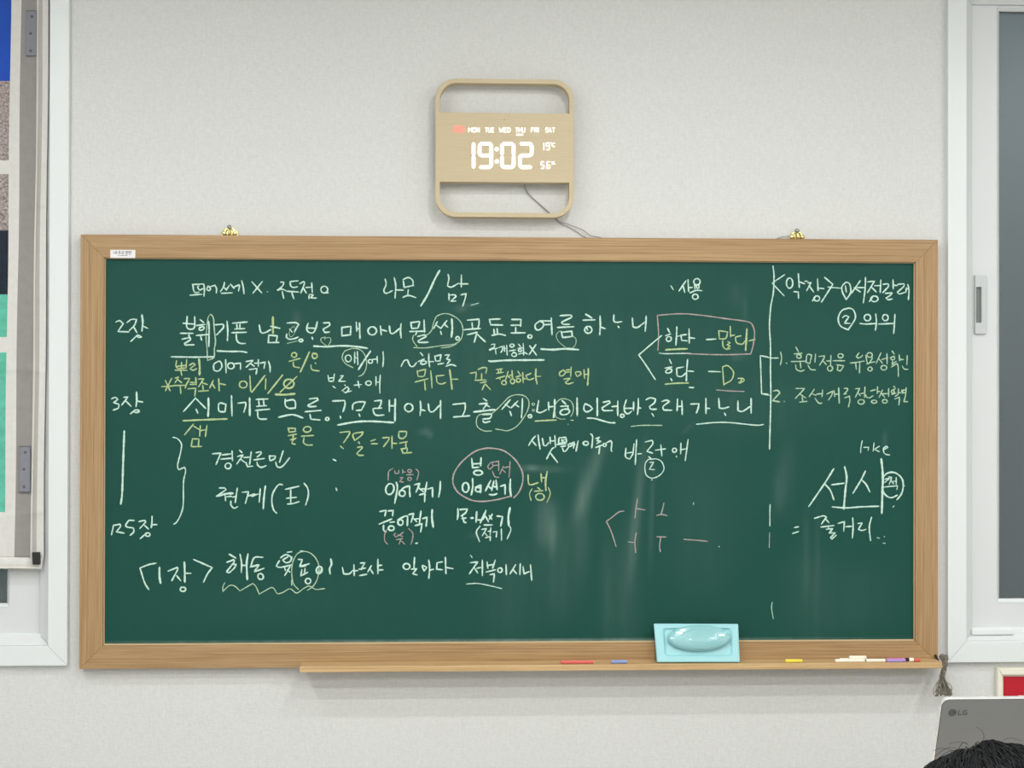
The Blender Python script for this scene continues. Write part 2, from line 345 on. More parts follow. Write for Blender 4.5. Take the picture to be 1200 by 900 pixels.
# ------------------------------------------------------------------ ceiling lamps
for k, (x, y, p) in enumerate(LAMPS):
    side = 'left' if x < -1 else ('middle' if x < 1 else 'right')
    row = {-1.4: 'first row from the board', -2.1: 'second row from the board', -3.1: 'third row from the board', -4.9: 'fourth row from the board'}[y]
    r = root('ceiling_lamp', 'small round white ceiling lamp, %s, %s' % (side, row), 'lamp', (x, y, CEIL), 'ceiling lamps above the classroom')
    ang = [math.radians(a*30) for a in range(12)]
    mb = MB(); mb.tube([(x,y,CEIL-0.001),(x,y,CEIL-0.02)], 0.075, 24); mb.build('lamp_housing', M['pvc'], r)
    MB().tube([(x,y,CEIL-0.0195),(x,y,CEIL-0.0215)], 0.05, 24).build('lamp_lens', M['lamp'], r)
    L = bpy.data.lights.new('lamp_glow', 'POINT'); L.shadow_soft_size = 0.025; L.energy = p*0.38; L.color = (0.985, 1.0, 0.985)
    lo = bpy.data.objects.new('lamp_glow', L); S.collection.objects.link(lo); lo.parent = r; lo.location = (0,0,-0.06)
    L = bpy.data.lights.new('lamp_light', 'AREA'); L.shape = 'DISK'; L.size = 0.05; L.energy = p; L.color = (0.985, 1.0, 0.985)
    lo = bpy.data.objects.new('lamp_light', L); S.collection.objects.link(lo); lo.parent = r; lo.location = (0,0,-0.024)
# unseen broad fill panels at the back, added to even out the wall light
for k, (x, y) in enumerate(((-1.4,-5.9),(1.4,-5.9))):
    r = root('fill_panel', 'wide flat %s fill light added under the ceiling at the back of the room' % ('left' if x < 0 else 'right'), 'lamp', (x, y, CEIL))
    MB().box(x-0.6, x+0.6, y-0.3, y+0.3, CEIL-0.03, CEIL-0.001).build('fill_housing', M['pvc'], r)
    L = bpy.data.lights.new('fill_light', 'AREA'); L.shape = 'RECTANGLE'; L.size = 1.2; L.size_y = 0.6; L.energy = AMBIENT; L.color = (0.985, 1.0, 0.985)
    lo = bpy.data.objects.new('fill_light', L); S.collection.objects.link(lo); lo.parent = r; lo.location = (0,0,-0.035)
# ------------------------------------------------------------------ chalkboard
BW, BH, FWD, FP, SD = 2.4, 1.1993, 0.0637, 0.035, 0.022
bx0, bx1, bz0, bz1 = -1.2, 1.2, BZ, BZ+BH
board = root('chalkboard', 'large green chalkboard in an oak frame, covered with chalk handwriting', 'chalkboard', (0, 0, BZ))
step = 0.0075; nx = int((BW-2*FWD)/step)+1; nz = int((BH-2*FWD)/step)+1
sx0_, sx1_, sz0_, sz1_ = bx0+FWD-0.002, bx1-FWD+0.002, bz0+FWD-0.002, bz1-FWD+0.002
vs = [(sx0_+(sx1_-sx0_)*i/nx, -SD, sz0_+(sz1_-sz0_)*j/nz) for j in range(nz+1) for i in range(nx+1)]
fs = [(j*(nx+1)+i, j*(nx+1)+i+1, (j+1)*(nx+1)+i+1, (j+1)*(nx+1)+i) for j in range(nz) for i in range(nx)]
surf = MB().add(vs, fs).build('writing_surface', M['board'], board, loc=(0,-SD,BZ+BH/2), fix=False)
# wiped chalk dust: (px, py, half width, half height, lean dx per dy, amount)
DUST = [(746,600,5,75,-0.10,.17),(764,600,2.5,60,-0.03,.10),(690,565,8,42,-0.32,.20),(682,620,9,60,0,.06),(641,612,11,26,0.0,.20),(648,630,5,22,0,.12),(655,660,22,60,0,.06),
        (622,548,10,2,0,.16),(640,550,22,4,0,.06),(735,680,14,70,0,.07),(712,690,8,60,0,.06),(600,690,30,55,0,.04),(945,650,4,50,0,.06),(958,645,3,50,0,.06),(950,700,26,50,0,.04),
        (920,560,9,40,-0.1,.07),(912,575,6,22,0,.06),(1037,515,2,10,0,.12),(820,620,40,80,0,.03),(557,628,6,3,0,.05),(540,362,6,4,0,.09),(552,358,8,2,-1,.10),(497,506,6,4,0,.08),(504,510,2,4,0,.10),
        (865,345,10,14,0,.05),(872,365,4,16,0,.06),(866,418,8,5,0,.05),(805,503,3,6,-1,.08),(300,700,120,30,0,.015),(600,420,420,60,0,.022),(560,460,250,110,0,.018),(1000,700,50,40,0,.03),
        (500,752,380,2.2,0,.22),(760,750,200,1.6,0,.10),(226,506,3,6,0,.06),(348,375,5,10,0,.08),(680,320,300,25,0,.012),(880,480,80,30,0,.03)]
dv = []
P0 = [(W(d[0], d[1], SD), d) for d in DUST]
pxm = BW/997
for v in vs:
    a = 0.0
    for p, d in P0:
        dz = (p.z - v[2])/pxm; dx = (v[0]-p.x)/pxm - d[4]*dz
        q = (dx/d[2])**2; u = (dz/d[3])**2
        if q < 6 and u < 4: a += (0.5 if d[3] > 5 else 0.9)*d[5]*math.exp(-q)*math.exp(-u*u*0.7-u*0.3)
    dv.append(a)
at = surf.data.attributes.new('dust', 'FLOAT', 'POINT'); at.data.foreach_set('value', dv)
MB().box(bx0+0.01, bx1-0.01, -0.006, -SD+0.001, bz0+0.01, bz1-0.01).build('backing_board', M['gasket'], board)
# four mitred rails, each with its slightly lighter inner lip
def rail(q, m_, y0=-FP, y1=-0.006):
    vs = [(x, y0, z) for x, z in q] + [(x, y1, z) for x, z in q]
    return MB().add(vs, [(0,1,2,3),(7,6,5,4),(0,4,5,1),(1,5,6,2),(2,6,7,3),(3,7,4,0)]).build('frame_rail', m_, board, bevel=0.0007)
f = FWD; g = 0.00012
rails = [rail(((bx0+g,bz0),(bx1-g,bz0),(bx1-f-g,bz0+f),(bx0+f+g,bz0+f)), M['wood_x']),
         rail(((bx1,bz0+g),(bx1,bz1-g),(bx1-f,bz1-f-g),(bx1-f,bz0+f+g)), M['wood_z']),
         rail(((bx1-g,bz1),(bx0+g,bz1),(bx0+f+g,bz1-f),(bx1-f-g,bz1-f)), M['wood_x']),
         rail(((bx0,bz1-g),(bx0,bz0+g),(bx0+f,bz0+f+g),(bx0+f,bz1-f-g)), M['wood_z'])]
mb = MB()
for a in ((bx0+f-.001,bx1-f+.001,bz0+f-.0005,bz0+f+.0035),(bx0+f-.001,bx1-f+.001,bz1-f-.0025,bz1-f+.0005),(bx0+f-.0005,bx0+f+.0025,bz0+f,bz1-f),(bx1-f-.0025,bx1-f+.0005,bz0+f,bz1-f)):
    mb.box(a[0],a[1],-0.027,-SD+0.001,a[2],a[3])
mb.build('frame_lip', M['wood_edge'], board, bevel=0.0008)
# chalk tray
TP, TZ = 0.092, Z(774.2, FP, 700)
TX0, TX1 = X(351, TP, 780), X(1104.2, TP, 780)
tray = MB().box(TX0, TX1, -TP, -FP, TZ-0.0165, TZ).build('chalk_tray', M['wood_tray'], board, bevel=0.0012, label='narrow oak ledge under the right part of the board')
# maker's sticker
sk = MB().prism(rrect(X(129.3,FP,297), X(158.6,FP,297), Z(302.3,FP,140), Z(292.8,FP,140), 0.0008, 3), -FP-0.0008, -FP+0.0002).build('maker_sticker', M['sticker'], rails[2], label='small white sticker with dark lettering')
# ------------------------------------------------------------------ strokes (chalk lines, digits, letters)
def spline(pts):
    n = len(pts)
    if n < 3: return pts
    P = [Vector(p) for p in pts]; out = []
    closed = (P[0]-P[-1]).length < 1e-6
    def corner(i):
        if i <= 0 or i >= n-1: return not closed
        a = (P[i]-P[i-1]); b = (P[i+1]-P[i])
        if a.length < 1e-9 or b.length < 1e-9: return True
        return a.angle(b) > math.radians(72)
    for i in range(n-1):
        p1, p2 = P[i], P[i+1]
        p0 = p1-(p2-p1) if corner(i) else (P[i-1] if i > 0 else P[n-2])
        p3 = p2+(p2-p1) if corner(i+1) else (P[i+2] if i+2 < n else P[1])
        L = (p2-p1).length; m_ = max(2, int(L/1.6))
        for k in range(m_):
            t = k/m_
            out.append(0.5*((2*p1)+(p2-p0)*t+(2*p0-5*p1+4*p2-p3)*t*t+(3*p1-p0-3*p2+p3)*t**3))
    out.append(P[-1]); return out
def ribbon(mb, pts, w, depth, lift, rnd, proj=None, taper=True):
    """raised line: pts in photo pixels, drawn on the plane y=-depth"""
    pr = proj or (lambda x, y, l: W(x, y, depth) + Vector((0, -l, 0)))
    P = [Vector(p) for p in pts]
    if len(P) == 2:
        n = max(2, int((P[1]-P[0]).length/2)); P = [P[0].lerp(P[1], k/n) for k in range(n+1)]
    else: P = spline(P)
    n = len(P); ph = rnd.uniform(0, 6.28); vs = []; fs = []
    Ls = 0
    for i, p in enumerate(P):
        t = (P[min(i+1, n-1)]-P[max(i-1, 0)])
        if t.length < 1e-6: t = Vector((1, 0))
        t.normalize(); nrm = Vector((-t.y, t.x))
        if i: Ls += (P[i]-P[i-1]).length
        k = (1+0.13*math.sin(Ls*0.35+ph)+0.09*math.sin(Ls*1.1+2*ph)+rnd.uniform(-.06,.06)) if taper else 1.0
        if taper and i in (0, n-1): k *= 0.75
        hw = w*0.5*k
        a, b = p+nrm*hw, p-nrm*hw
        vs += [pr(a.x, a.y, 0.0), pr(p.x, p.y, lift), pr(b.x, b.y, 0.0)]
    for i in range(n-1):
        a = 3*i; fs += [(a, a+1, a+4, a+3), (a+1, a+2, a+5, a+4)]
    t0 = (P[0]-P[1]).normalized() if n > 1 and (P[0]-P[1]).length > 1e-9 else Vector((1,0)); t1 = (P[-1]-P[-2]).normalized() if n > 1 and (P[-1]-P[-2]).length > 1e-9 else Vector((1,0))
    e0 = P[0]+t0*w*0.42; e1 = P[-1]+t1*w*0.42; m0 = len(vs)
    vs += [pr(e0.x, e0.y, 0), pr(e1.x, e1.y, 0)]; l = 3*(n-1)
    fs += [(0, m0, 1), (1, m0, 2), (l, l+1, m0+1), (l+1, l+2, m0+1)]
    mb.add(vs, fs)
def parse(txt):
    x0 = y0 = 0; s = 1; out = []; cur = None
    for line in txt.strip().splitlines():
        line = line.strip()
        if line[0] == '@': x0, y0, s = [float(a) for a in line[1:].split()]
        elif line[0] == '>':
            head, label = line[1:].split('|'); c, wd = head.split(); cur = (c, float(wd), label, []); out.append(cur)
        else:
            for st in line.split(';'):
                o = st[0] == 'o'; tk = (st[1:] if o else st).split(); wd = cur[1]
                if o:
                    cx, cy = map(float, tk[0].split(',')); rx, ry = map(float, tk[1].split(',')); ro = math.radians(float(tk[2]))
                    if len(tk) > 3: wd = float(tk[3])
                    pts = []
                    for k in range(13):
                        a = -math.pi/2+2*math.pi*k/12; ex, ey = rx*math.cos(a), ry*math.sin(a)
                        pts.append((cx+ex*math.cos(ro)-ey*math.sin(ro), cy+ex*math.sin(ro)+ey*math.cos(ro)))
                    pts[-1] = pts[0]
                else:
                    if ',' not in tk[-1]: wd = float(tk.pop())
                    pts = [tuple(map(float, a.split(','))) for a in tk]
                cur[3].append(([(x0+a/s, y0+b/s) for a, b in pts], wd))
    return out
STROKES = '''
@120 310 8
>w 1.9|white chalk heading about spacing and full stops
842,188 950,182;848,190 855,240 870,262 905,260;905,195 893,215 912,240 945,225;950,182 956,230 952,298;820,288 935,278
990,200 978,235 1000,245 1015,230 998,202;1010,208 1055,195 1070,225 1068,268
1145,165 1135,210 1105,255;1130,205 1165,240;1190,195 1160,240;1200,182 1235,225;1115,270 1220,265;1225,215 1280,190 1285,205 1275,250;1305,150 1320,210 1328,275
@270 310 8
200,160 295,268;300,158 210,270;345,253 351,258 1.2
470,165 500,165 490,200 440,240;440,242 480,230 520,245;485,250 500,318
635,152 560,160 565,200 590,215 630,208;525,250 640,258;575,262 595,322
650,180 685,160 695,175 660,268;680,215 712,268;705,215 755,213;762,172 768,265;740,278 735,320;745,280 778,285 750,312 808,315
o880,235 32,32 0;885,268 918,265
@420 310 8
>w 1.9|white chalk word pair divided by a tall slash
250,135 260,185 238,245 260,270 320,245;335,120 350,200 343,315;350,238 425,240;420,145 430,215 520,195;418,140 470,122 510,150 510,195;468,235 462,290;415,308 470,290 540,310
762,55 720,130 650,280 585,388 2.6
840,92 848,130 835,200 870,212 940,175;965,98 965,212;945,180 1030,182;848,272 850,335;850,285 905,285 915,300 870,340;865,345 915,342;960,285 1010,272 1000,320 978,392
1055,382 1130,360 1.0
@120 310 8
>w 1.9|white chalk number marking the second verse
125,540 160,525 195,555 145,628 250,632;230,545 270,515 320,515 300,570 250,620;290,580 325,640;370,470 378,540 370,625 2.4;375,575 425,598;265,722 330,660;330,660 370,680 340,685 320,665
>w 2.1|white chalk verse running along the upper board
795,485 790,580 810,605 845,605 865,580 865,488;755,550 870,560;730,645 850,645;810,660 815,680;745,700 820,685 825,705 770,740 775,755 860,752
915,515 950,545;880,572 965,562;o930,600 25,15 -20;880,665 1000,655;920,670 930,710;995,530 1000,600 997,770
1055,565 1130,560 1135,590 1070,660;1168,530 1175,620 1172,715
@270 310 8
20,550 160,538;60,560 62,600;90,555 88,600;40,605 135,600;10,640 150,635;55,650 60,710 90,738 140,740
270,565 285,635 320,640 380,610;375,578 465,598;360,660 355,730;360,662 440,668 430,725;350,732 455,730
530,548 610,545 640,560 600,630;555,605 580,635;530,650 525,680 550,700 600,695 635,680;o660,712 18,12 0
730,548 715,600 735,635 775,640 800,600 815,535;720,595 800,598;765,680 772,702
870,548 925,545 930,570 870,605 885,635 930,632;1045,585 1045,672;1048,590 1130,580 1125,655;1045,668 1130,658;1180,540 1185,625;1185,605 1210,600;1210,545 1212,620 1215,695
780,765 900,770 1020,762 1130,765 1200,772 1285,785 2.4
@420 310 8
o130,622 40,38 0;205,575 215,660;215,610 265,625;290,575 300,640 330,645 385,600;400,555 395,620 400,688
490,540 500,600;490,545 565,535 575,540 560,592;500,600 560,595;615,520 620,635;480,628 625,625;550,632 535,660;555,675 620,660 635,675 560,715 570,730 655,728
740,535 705,600;725,565 775,600;775,595 830,525;800,555 838,588;770,625 778,655;875,510 880,600 872,680 2.6;o930,692 16,16 0
1020,522 1130,512 1130,560 1120,595;1065,545 1070,595;990,612 1060,605 1145,600;1020,658 1115,635;1110,645 1085,728;1110,650 1190,725
@570 340 8
25,275 130,270;30,280 40,325 155,328;70,365 75,415;100,360 105,412;50,425 120,412 180,425;235,275 325,275 320,340;230,330 320,328;275,350 275,395;230,402 365,400;o408,435 18,16 0
500,290 460,320 460,360 490,375 530,345 535,310 500,287;500,288 605,290;535,325 600,322;608,260 615,420;690,240 790,235 800,255 705,300 720,320 780,320;665,350 820,343;700,385 715,445 800,435;705,395 800,385 805,435
930,225 990,262 2.6;905,282 1020,278;o955,372 34,32 0;935,345 950,375;1065,240 1068,330 1062,420;1070,345 1115,362;1195,230 1195,290 1225,302 1270,295;1233,338 1245,352
@720 320 6.6667
140,350 145,420 180,425 235,385;248,335 245,400 240,455
@120 310 8
>v 1.3|pale chalk loops drawn around letters of the upper verse
1015,465 990,500 978,600 972,700 980,780 985,900
1015,465 1040,500 1048,600 1060,720 1050,790 1045,870 985,900 1.7
@270 310 8
890,680 850,690 850,720 900,760 920,762 942,710 930,685 890,690 885,705 1.1;530,740 630,715 1.0;o580,630 25,50 20 0.7
@420 310 8
520,660 508,690 515,720 550,770;515,778 620,782 770,762 900,745 960,700 980,620 965,550 920,500 850,465 790,462 735,485 715,520 700,560 690,610 650,655 600,668;775,782 860,770 920,745
@570 340 8
690,380 655,420 675,480 740,535 0.8;805,425 840,460 835,510 810,540 0.9
@120 310 8
>y 2.0|yellow chalk stroke inside the upper verse
@270 310 8
398,490 400,645 2.8
@570 340 8
>w 2.0|white chalk underlines beneath the upper verse
510,552 620,558 740,550 865,558 2.6;20,660 45,668 200,658 540,655 2.4
@120 400 8
1075,90 1200,95 1300,95 1355,105 2.2;645,145 850,148 1048,145
@570 340 8
>w 1.7|small white chalk note above the middle underline
45,510 80,505 70,535 25,560;30,565 70,548 105,545;85,555 90,600;115,540 150,525 150,560 135,585;165,520 170,575;165,550 190,545;190,515 195,610;o240,520 20,14 0;215,570 275,560;o260,605 22,18 0;300,505 320,530;295,545 345,540;o315,565 15,12 0;300,600 345,590;345,500 350,610;350,580 385,600;250,580 280,590;405,520 470,610 2.0;465,510 400,605 2.0
@720 320 6.6667
>w 1.9|white chalk word near the top, right of centre
440,98 462,132 1.5;560,60 525,110 505,140;535,95 550,152;575,50 580,145;580,115 610,112;o645,68 25,25 0;625,90 630,125;660,88 660,120;590,155 640,135 685,138;635,95 650,125;o632,185 22,20 0
>p 1.6|pink chalk box around the first of two examples
340,605 345,480 335,330 520,318 680,330 860,355 1040,380 1080,410 1095,470 1085,560 1065,632 850,638 620,632 540,625
@720 400 6.6667
795,380 900,388 1015,392 1.4
@720 320 6.6667
>w 1.9|white chalk angle bracket and two example words
350,625 400,630 540,628 600,628 1.4;370,488 330,520 190,640 240,710 320,833 1.8;415,432 432,465;400,490 440,475;o425,515 20,18 -30;488,418 485,490 480,565;490,495 510,490;565,480 520,485 525,525 570,530;583,435 585,548;585,505 630,510;718,520 795,515
@720 400 6.6667
430,140 445,175;395,210 450,200;o425,232 25,15 -20;440,290 450,308;540,200 485,210;485,210 490,270 525,275 560,245;572,140 565,230 562,312;575,232 620,235;585,360 620,362;735,235 830,238 1.6;1200,122 1140,112 1150,410 1200,412 1.6
@720 320 6.6667
>y 1.7|yellow chalk answers beside the two example words
400,600 480,595 570,592 2.4;815,450 820,515;818,450 885,460 870,510 820,515;905,415 908,500;905,490 940,485;845,530 850,575 875,595 905,590;885,535 905,545 880,560 905,570 885,585;990,490 945,500 955,545 1000,555 1020,530;1035,435 1030,520 1025,605 2.4;1050,530 1100,518
@720 400 6.6667
395,335 480,328 580,325 2.0;845,205 855,345;845,200 885,190 930,240 915,300 860,335;965,290 1005,290 1015,305 985,325 970,320;1000,290 975,328
@895 310 6.6667
>w 1.8|long white chalk line dividing off the right column
72,10 80,90 75,220 55,330 45,480 52,620 53,800;0,718 60,730 115,730 1.5;0,1015 60,1023 1.5
@895 390 6.6667
52,260 55,500 48,800 45,910
@895 510 6.6667
50,540 48,600 48,710 1.4;46,760 43,880 0.8
@800 500 3.6
378,740 375,765 382,810 1.0
@895 310 6.6667
>w 1.9|white chalk title in angle brackets in the right column
165,78 65,145 160,245 1.5;o202,145 25,40 0;270,70 278,180;278,135 320,150;235,212 270,215 272,265;345,145 370,140 335,205;320,130 345,132;355,165 390,215;420,112 425,205;425,185 470,188;o415,265 22,20 0;380,285 405,250;475,100 540,155 450,295;500,175 540,180 605,185 1.5;640,140 612,170 615,215 645,275 680,215 670,150 640,138;638,165 645,215
755,125 685,225;705,180 755,215;725,180 785,180;795,100 792,190 778,300;810,135 865,130 810,220;840,175 880,215;865,165 910,165;915,120 910,220;o865,268 28,22 0;825,290 850,255;930,155 970,150 975,170 930,220;1010,118 1012,190;1010,160 1045,165;950,225 1005,222 990,240 955,262 975,275 1005,268;1045,155 1095,150 1095,170 1045,215 1060,230 1110,215;1110,215 1115,180;1125,155 1135,200 1130,275;1110,190 1130,190
665,340 610,360 582,420 600,480 660,510 715,420 700,355 660,338;615,415 640,398 665,410 630,458 675,460;o810,415 25,25 0;750,460 800,465 880,460;875,385 880,450 872,515;o950,415 22,24 0;895,465 1020,460;1025,388 1022,450 1015,540
@895 390 6.6667
>v 1.6|pale yellow chalk list of two points in the right column
132,150 140,200 130,250;175,235 182,240;250,110 272,150;235,165 300,160;o275,185 18,14 0;215,225 325,222;285,228 290,275;250,250 255,285 290,300 318,290;340,170 330,230 360,240 375,175 340,170;405,165 400,230;345,250 365,285 405,290;430,185 475,180 470,200 435,255;460,215 490,250;490,220 520,220;525,175 522,255;o518,278 20,20 0;o600,180 20,16 0;540,218 635,218;570,250 625,258 600,300;580,255 575,290 600,300
75,455 110,450 125,470 70,530 125,540 1.9;158,535 162,538;250,435 320,435 245,515;285,480 330,510;300,500 305,535;280,542 340,535;395,440 355,500;375,475 410,490;410,480 455,475;460,445 455,500;400,510 430,550 455,548;490,480 540,455 530,490 505,525;550,450 555,500;555,480 580,480;585,430 590,550 2.0
@980 400 11.244
300,150 265,200 290,220 335,200 345,180;185,285 250,280 370,260;255,285 265,370;310,280 305,420;o440,180 35,30 0;390,180 400,250 415,300;470,200 475,235;400,300 455,280 510,270;470,230 440,285;o445,365 28,26 0;590,150 525,290;555,220 610,290;600,240 680,215;668,160 670,300;o627,348 38,30 0;735,125 765,170;710,215 770,195;o745,225 25,20 0;745,260 735,290;725,340 800,290 815,330 818,465;730,310 790,265;828,175 835,260;840,240 885,240 2.2;935,185 930,310;870,325 895,365 945,368
105,620 150,620 145,650 95,700 135,690;110,745 180,720;165,720 180,770 160,865;250,625 310,620 250,740;290,680 320,720;320,690 370,680;378,600 372,745;o328,798 42,30 0;385,700 400,735 440,745 485,715;450,655 520,635;545,595 540,690;545,665 575,660;o500,795 35,20 0;610,640 565,740;590,680 640,740;600,690 680,690;690,620 690,730;o640,790 32,24 0;755,590 775,610;725,650 780,625;o745,665 20,18 0;730,700 790,680;770,760 835,735 825,840;820,620 815,700;775,725 815,700;820,680 850,675;860,640 870,690;o895,660 20,20 0;920,610 915,700 890,795;890,795 945,795
@120 400 8
>y 1.8|yellow chalk glosses under the left of the upper verse
695,180 690,235 715,255 780,250;790,170 785,250;742,195 740,250;695,235 785,225;680,270 795,272;735,275 745,320;815,225 850,205 870,220 822,255 850,272 885,255;905,165 912,240 910,315 2.8
555,425 665,418;590,365 635,465;650,345 590,465;680,345 715,335 680,390;705,360 745,388;660,415 790,412;730,420 735,490;765,350 820,348 790,400 775,440;820,385 870,385;820,405 870,402;875,340 880,410;800,445 875,440 865,515;895,355 950,350 900,430;925,385 985,405;940,410 945,455;900,468 995,462;1040,365 1005,440;1025,390 1055,440;1090,350 1095,465 2.1;1095,395 1155,408
@270 400 8
o597,128 24,22 0;550,188 655,160;590,195 595,235 650,248;740,100 700,190 655,288 2.3;o790,135 24,26 0;770,110 800,125;795,200 800,210;755,220 765,265 835,278
o120,405 36,32 0;182,322 190,470;325,318 200,478 2.2;332,350 328,450;490,315 350,490 2.2;o548,398 48,42 0 2.4;625,328 465,478;420,498 510,500 605,492 2.8
@120 400 8
>w 1.9|white chalk word under the left of the upper verse
1090,185 1045,215 1045,270 1085,280 1120,240 1110,195 1088,185;1155,172 1160,295;o1205,230 30,28 0;1240,210 1295,205 1295,265;1345,190 1415,178 1345,245;1385,205 1425,235;1425,205 1465,205;1462,170 1462,235;1375,265 1450,255 1440,310;1480,205 1525,195 1515,255;1555,185 1570,230 1572,290
@270 400 8
>w 1.7|white chalk note with a circled syllable, centre left
o1105,160 28,32 0;1165,100 1165,205;1190,95 1195,220;1165,155 1190,155;1315,90 1260,170 1200,265 2.2;o1312,188 20,18 0;1330,170 1375,165;1375,140 1378,205;1430,95 1435,160 1428,240
915,318 925,375 965,375 975,305;925,345 970,340;960,420 985,438;1030,325 1060,320 1015,375 1080,375;1070,408 1078,415;1045,465 1095,425 1110,450 1080,485 1060,470;1075,480 1135,465;1160,412 1230,405;1195,370 1208,435;o1295,392 26,20 0;1365,330 1365,415;1365,385 1400,380;1405,315 1400,400 1402,485
>v 1.3|pale ring around the circled syllable
1130,70 1070,95 1048,150 1075,205 1150,248;1130,65 1200,72 1250,110 1275,180 1270,260 1235,315 1200,328
@120 400 8
>w 2.0|white chalk number marking the third verse
85,540 120,525 145,545 105,575 155,590 150,625 100,645;200,525 240,520 180,598;215,555 270,610;320,475 322,550 315,612 2.4;325,560 380,570;o320,655 25,12 0;262,680 300,650
>w 2.1|white chalk verse running across the middle of the board
875,530 760,658;880,540 970,630;878,635 895,675;993,530 995,620 990,705 2.6;1095,580 1090,645 1110,660 1150,660 1158,590 1095,580
@270 400 8
10,508 12,600 15,700;70,580 140,572 145,600 125,665;180,530 182,698 2.5;240,545 355,540;265,555 270,600;310,550 315,600;245,610 340,602;235,648 370,635;255,660 260,715 290,730 340,728;515,540 515,600 550,628 605,625;515,560 590,548 610,580 608,630;450,712 580,688 680,718 2.3;740,540 815,532 820,550 725,600 740,612 805,610;700,660 850,648;745,685 755,730 840,738;o908,728 16,14 0;955,560 1070,555 1075,590 1055,662;1028,700 1035,722;1145,640 1150,590 1190,570 1255,568 1260,580 1230,642;1180,648 1230,645;1205,680 1215,705
@420 400 8
150,560 215,552 210,590 190,625;140,630 220,625;135,635 150,680 180,695 240,690;290,550 290,660;290,605 335,605;345,540 342,750 2.5;o472,622 38,38 0;580,558 585,620 578,695;585,640 625,650;655,585 665,650 700,660 760,600;770,555 770,640 770,725;885,592 1000,580 1000,640 975,700;890,710 1045,698
@380 490 8
125,65 300,35 450,30 650,42 2.5
@540 450 8
210,135 245,160;170,188 250,180 210,235;230,190 270,215;120,262 320,240 2.6;200,285 290,285 275,320 205,330;205,345 225,362 275,350;465,145 385,238;415,190 460,220;470,225 535,160;500,185 545,215;460,255 475,298;578,135 575,230 568,318;o648,302 16,14 0 2.2
730,155 712,260 750,268 805,240;822,170 825,245;825,215 870,210;880,145 880,230 870,315 2.5;950,155 985,190 2.3;935,210 1010,205;o975,262 45,26 -12;1000,210 1010,235;1090,130 1092,300 2.3
@680 430 10
55,435 42,470 50,515 90,525 145,490 110,455 55,430;198,365 200,470 200,575 2.4;265,415 340,400 350,420 255,480 275,510 380,510;370,465 435,460;440,400 438,490 440,572;80,600 170,605 330,650 410,655;o492,573 22,18 0;540,385 515,470 525,530 560,550 600,520;625,410 625,510;520,485 620,485;680,370 680,460 670,560;675,480 710,482;770,385 820,362 880,375 870,420 810,465 830,495 895,495;840,545 862,580;955,405 1010,390 1045,405 970,465 980,505 1075,508;1140,375 1135,515;1140,465 1185,460;1190,395 1195,560
@720 400 6.6667
595,490 660,488 655,520 640,560;715,445 715,565;715,522 745,525;815,445 820,520 850,525 895,512;860,560 870,580;965,465 965,540 1000,548 1060,510;1068,445 1068,562;640,648 780,635 900,635 1100,655 1165,650 1.7
@540 450 8
>v 1.3|pale chalk loops and underlines around the middle verse
290,275 220,280 165,295 145,350 160,405 220,440 290,440;290,278 330,245 400,175 460,118 540,100 610,120 640,175 625,250 580,330 520,400 440,438 380,430 325,422;o680,190 12,12 0 0.9;o680,245 10,10 0 0.9;930,325 900,315 885,290 885,200 920,150 970,138 1030,160 1055,210 1050,270 1030,305 1.2;930,330 980,328 0.9;1030,338 1055,342;1005,376 1008,380
@680 430 10
595,698 720,685 960,685 1.3
@540 450 8
>y 2.0|yellow chalk underlines beneath the middle verse
695,348 800,342 895,338
@120 400 8
755,745 900,738 1050,732 1170,728 2.3
@420 400 8
>w 1.9|white chalk phrase beginning with a wavy dash
400,235 430,180 460,175 485,230 515,235 545,200;580,105 605,135;560,190 620,165;o610,200 28,15 -10;660,115 660,180 668,240;665,190 705,190;715,135 725,185 765,185 775,125 720,140;745,215 800,205;810,130 855,125 825,165 860,175 830,215;820,235 870,218 915,232
>y 1.7|yellow chalk glosses between the two verses
550,275 560,330;555,280 630,262 615,325 560,330;530,382 655,350;620,370 628,458;678,275 685,350 690,438;805,318 730,325 740,385 780,400 820,385;855,265 868,360 878,450 2.2;870,355 935,355
1045,300 1105,290 1100,350;1120,265 1170,245 1205,250 1195,300;1155,300 1155,360;1090,365 1200,362;1140,390 1200,380;1185,400 1160,455;1190,400 1240,455
@570 400 8
90,265 150,258;110,270 115,295;135,268 135,290;95,300 160,290;90,350 175,325;o165,388 22,20 0;125,345 130,360;205,280 180,360;195,320 225,345;215,320 240,315;240,270 245,350;o245,375 20,22 0;295,280 315,310;275,335 325,320;o300,365 20,18 0;340,290 345,390;345,345 370,355;420,300 370,320 385,355 410,360 445,345;465,258 462,330 475,400 2.1;465,330 510,328
720,270 685,295 690,325 720,320 745,290 720,267;745,270 785,265;745,290 785,285;795,240 790,330;725,355 790,345 740,385 765,400 815,385;835,290 850,330 885,310 880,285 835,290;915,265 920,350;920,310 950,310;955,255 955,330 948,412 2.2
@120 490 8
>w 2.2|white chalk vertical line and curly brace at the left edge
205,120 195,400 185,700 172,806 2.6;660,180 700,190 740,240 735,310 705,440 715,485 770,460 780,500 760,600 758,800 740,890 700,970 668,995 1.7
>y 1.9|yellow chalk gloss under the start of the middle verse
855,55 768,158;855,75 930,120;918,70 912,170;915,115 970,110;980,68 965,175;845,190 832,265;845,195 905,195 900,255;835,268 932,265
@240 490 8
780,90 790,130;785,95 850,95 845,125;790,132 855,125;780,165 860,150;830,165 825,185;800,205 860,185 820,215 820,240 850,245;o960,105 36,26 -10;905,170 1020,162;930,185 925,230 960,252 1010,252
@380 490 8
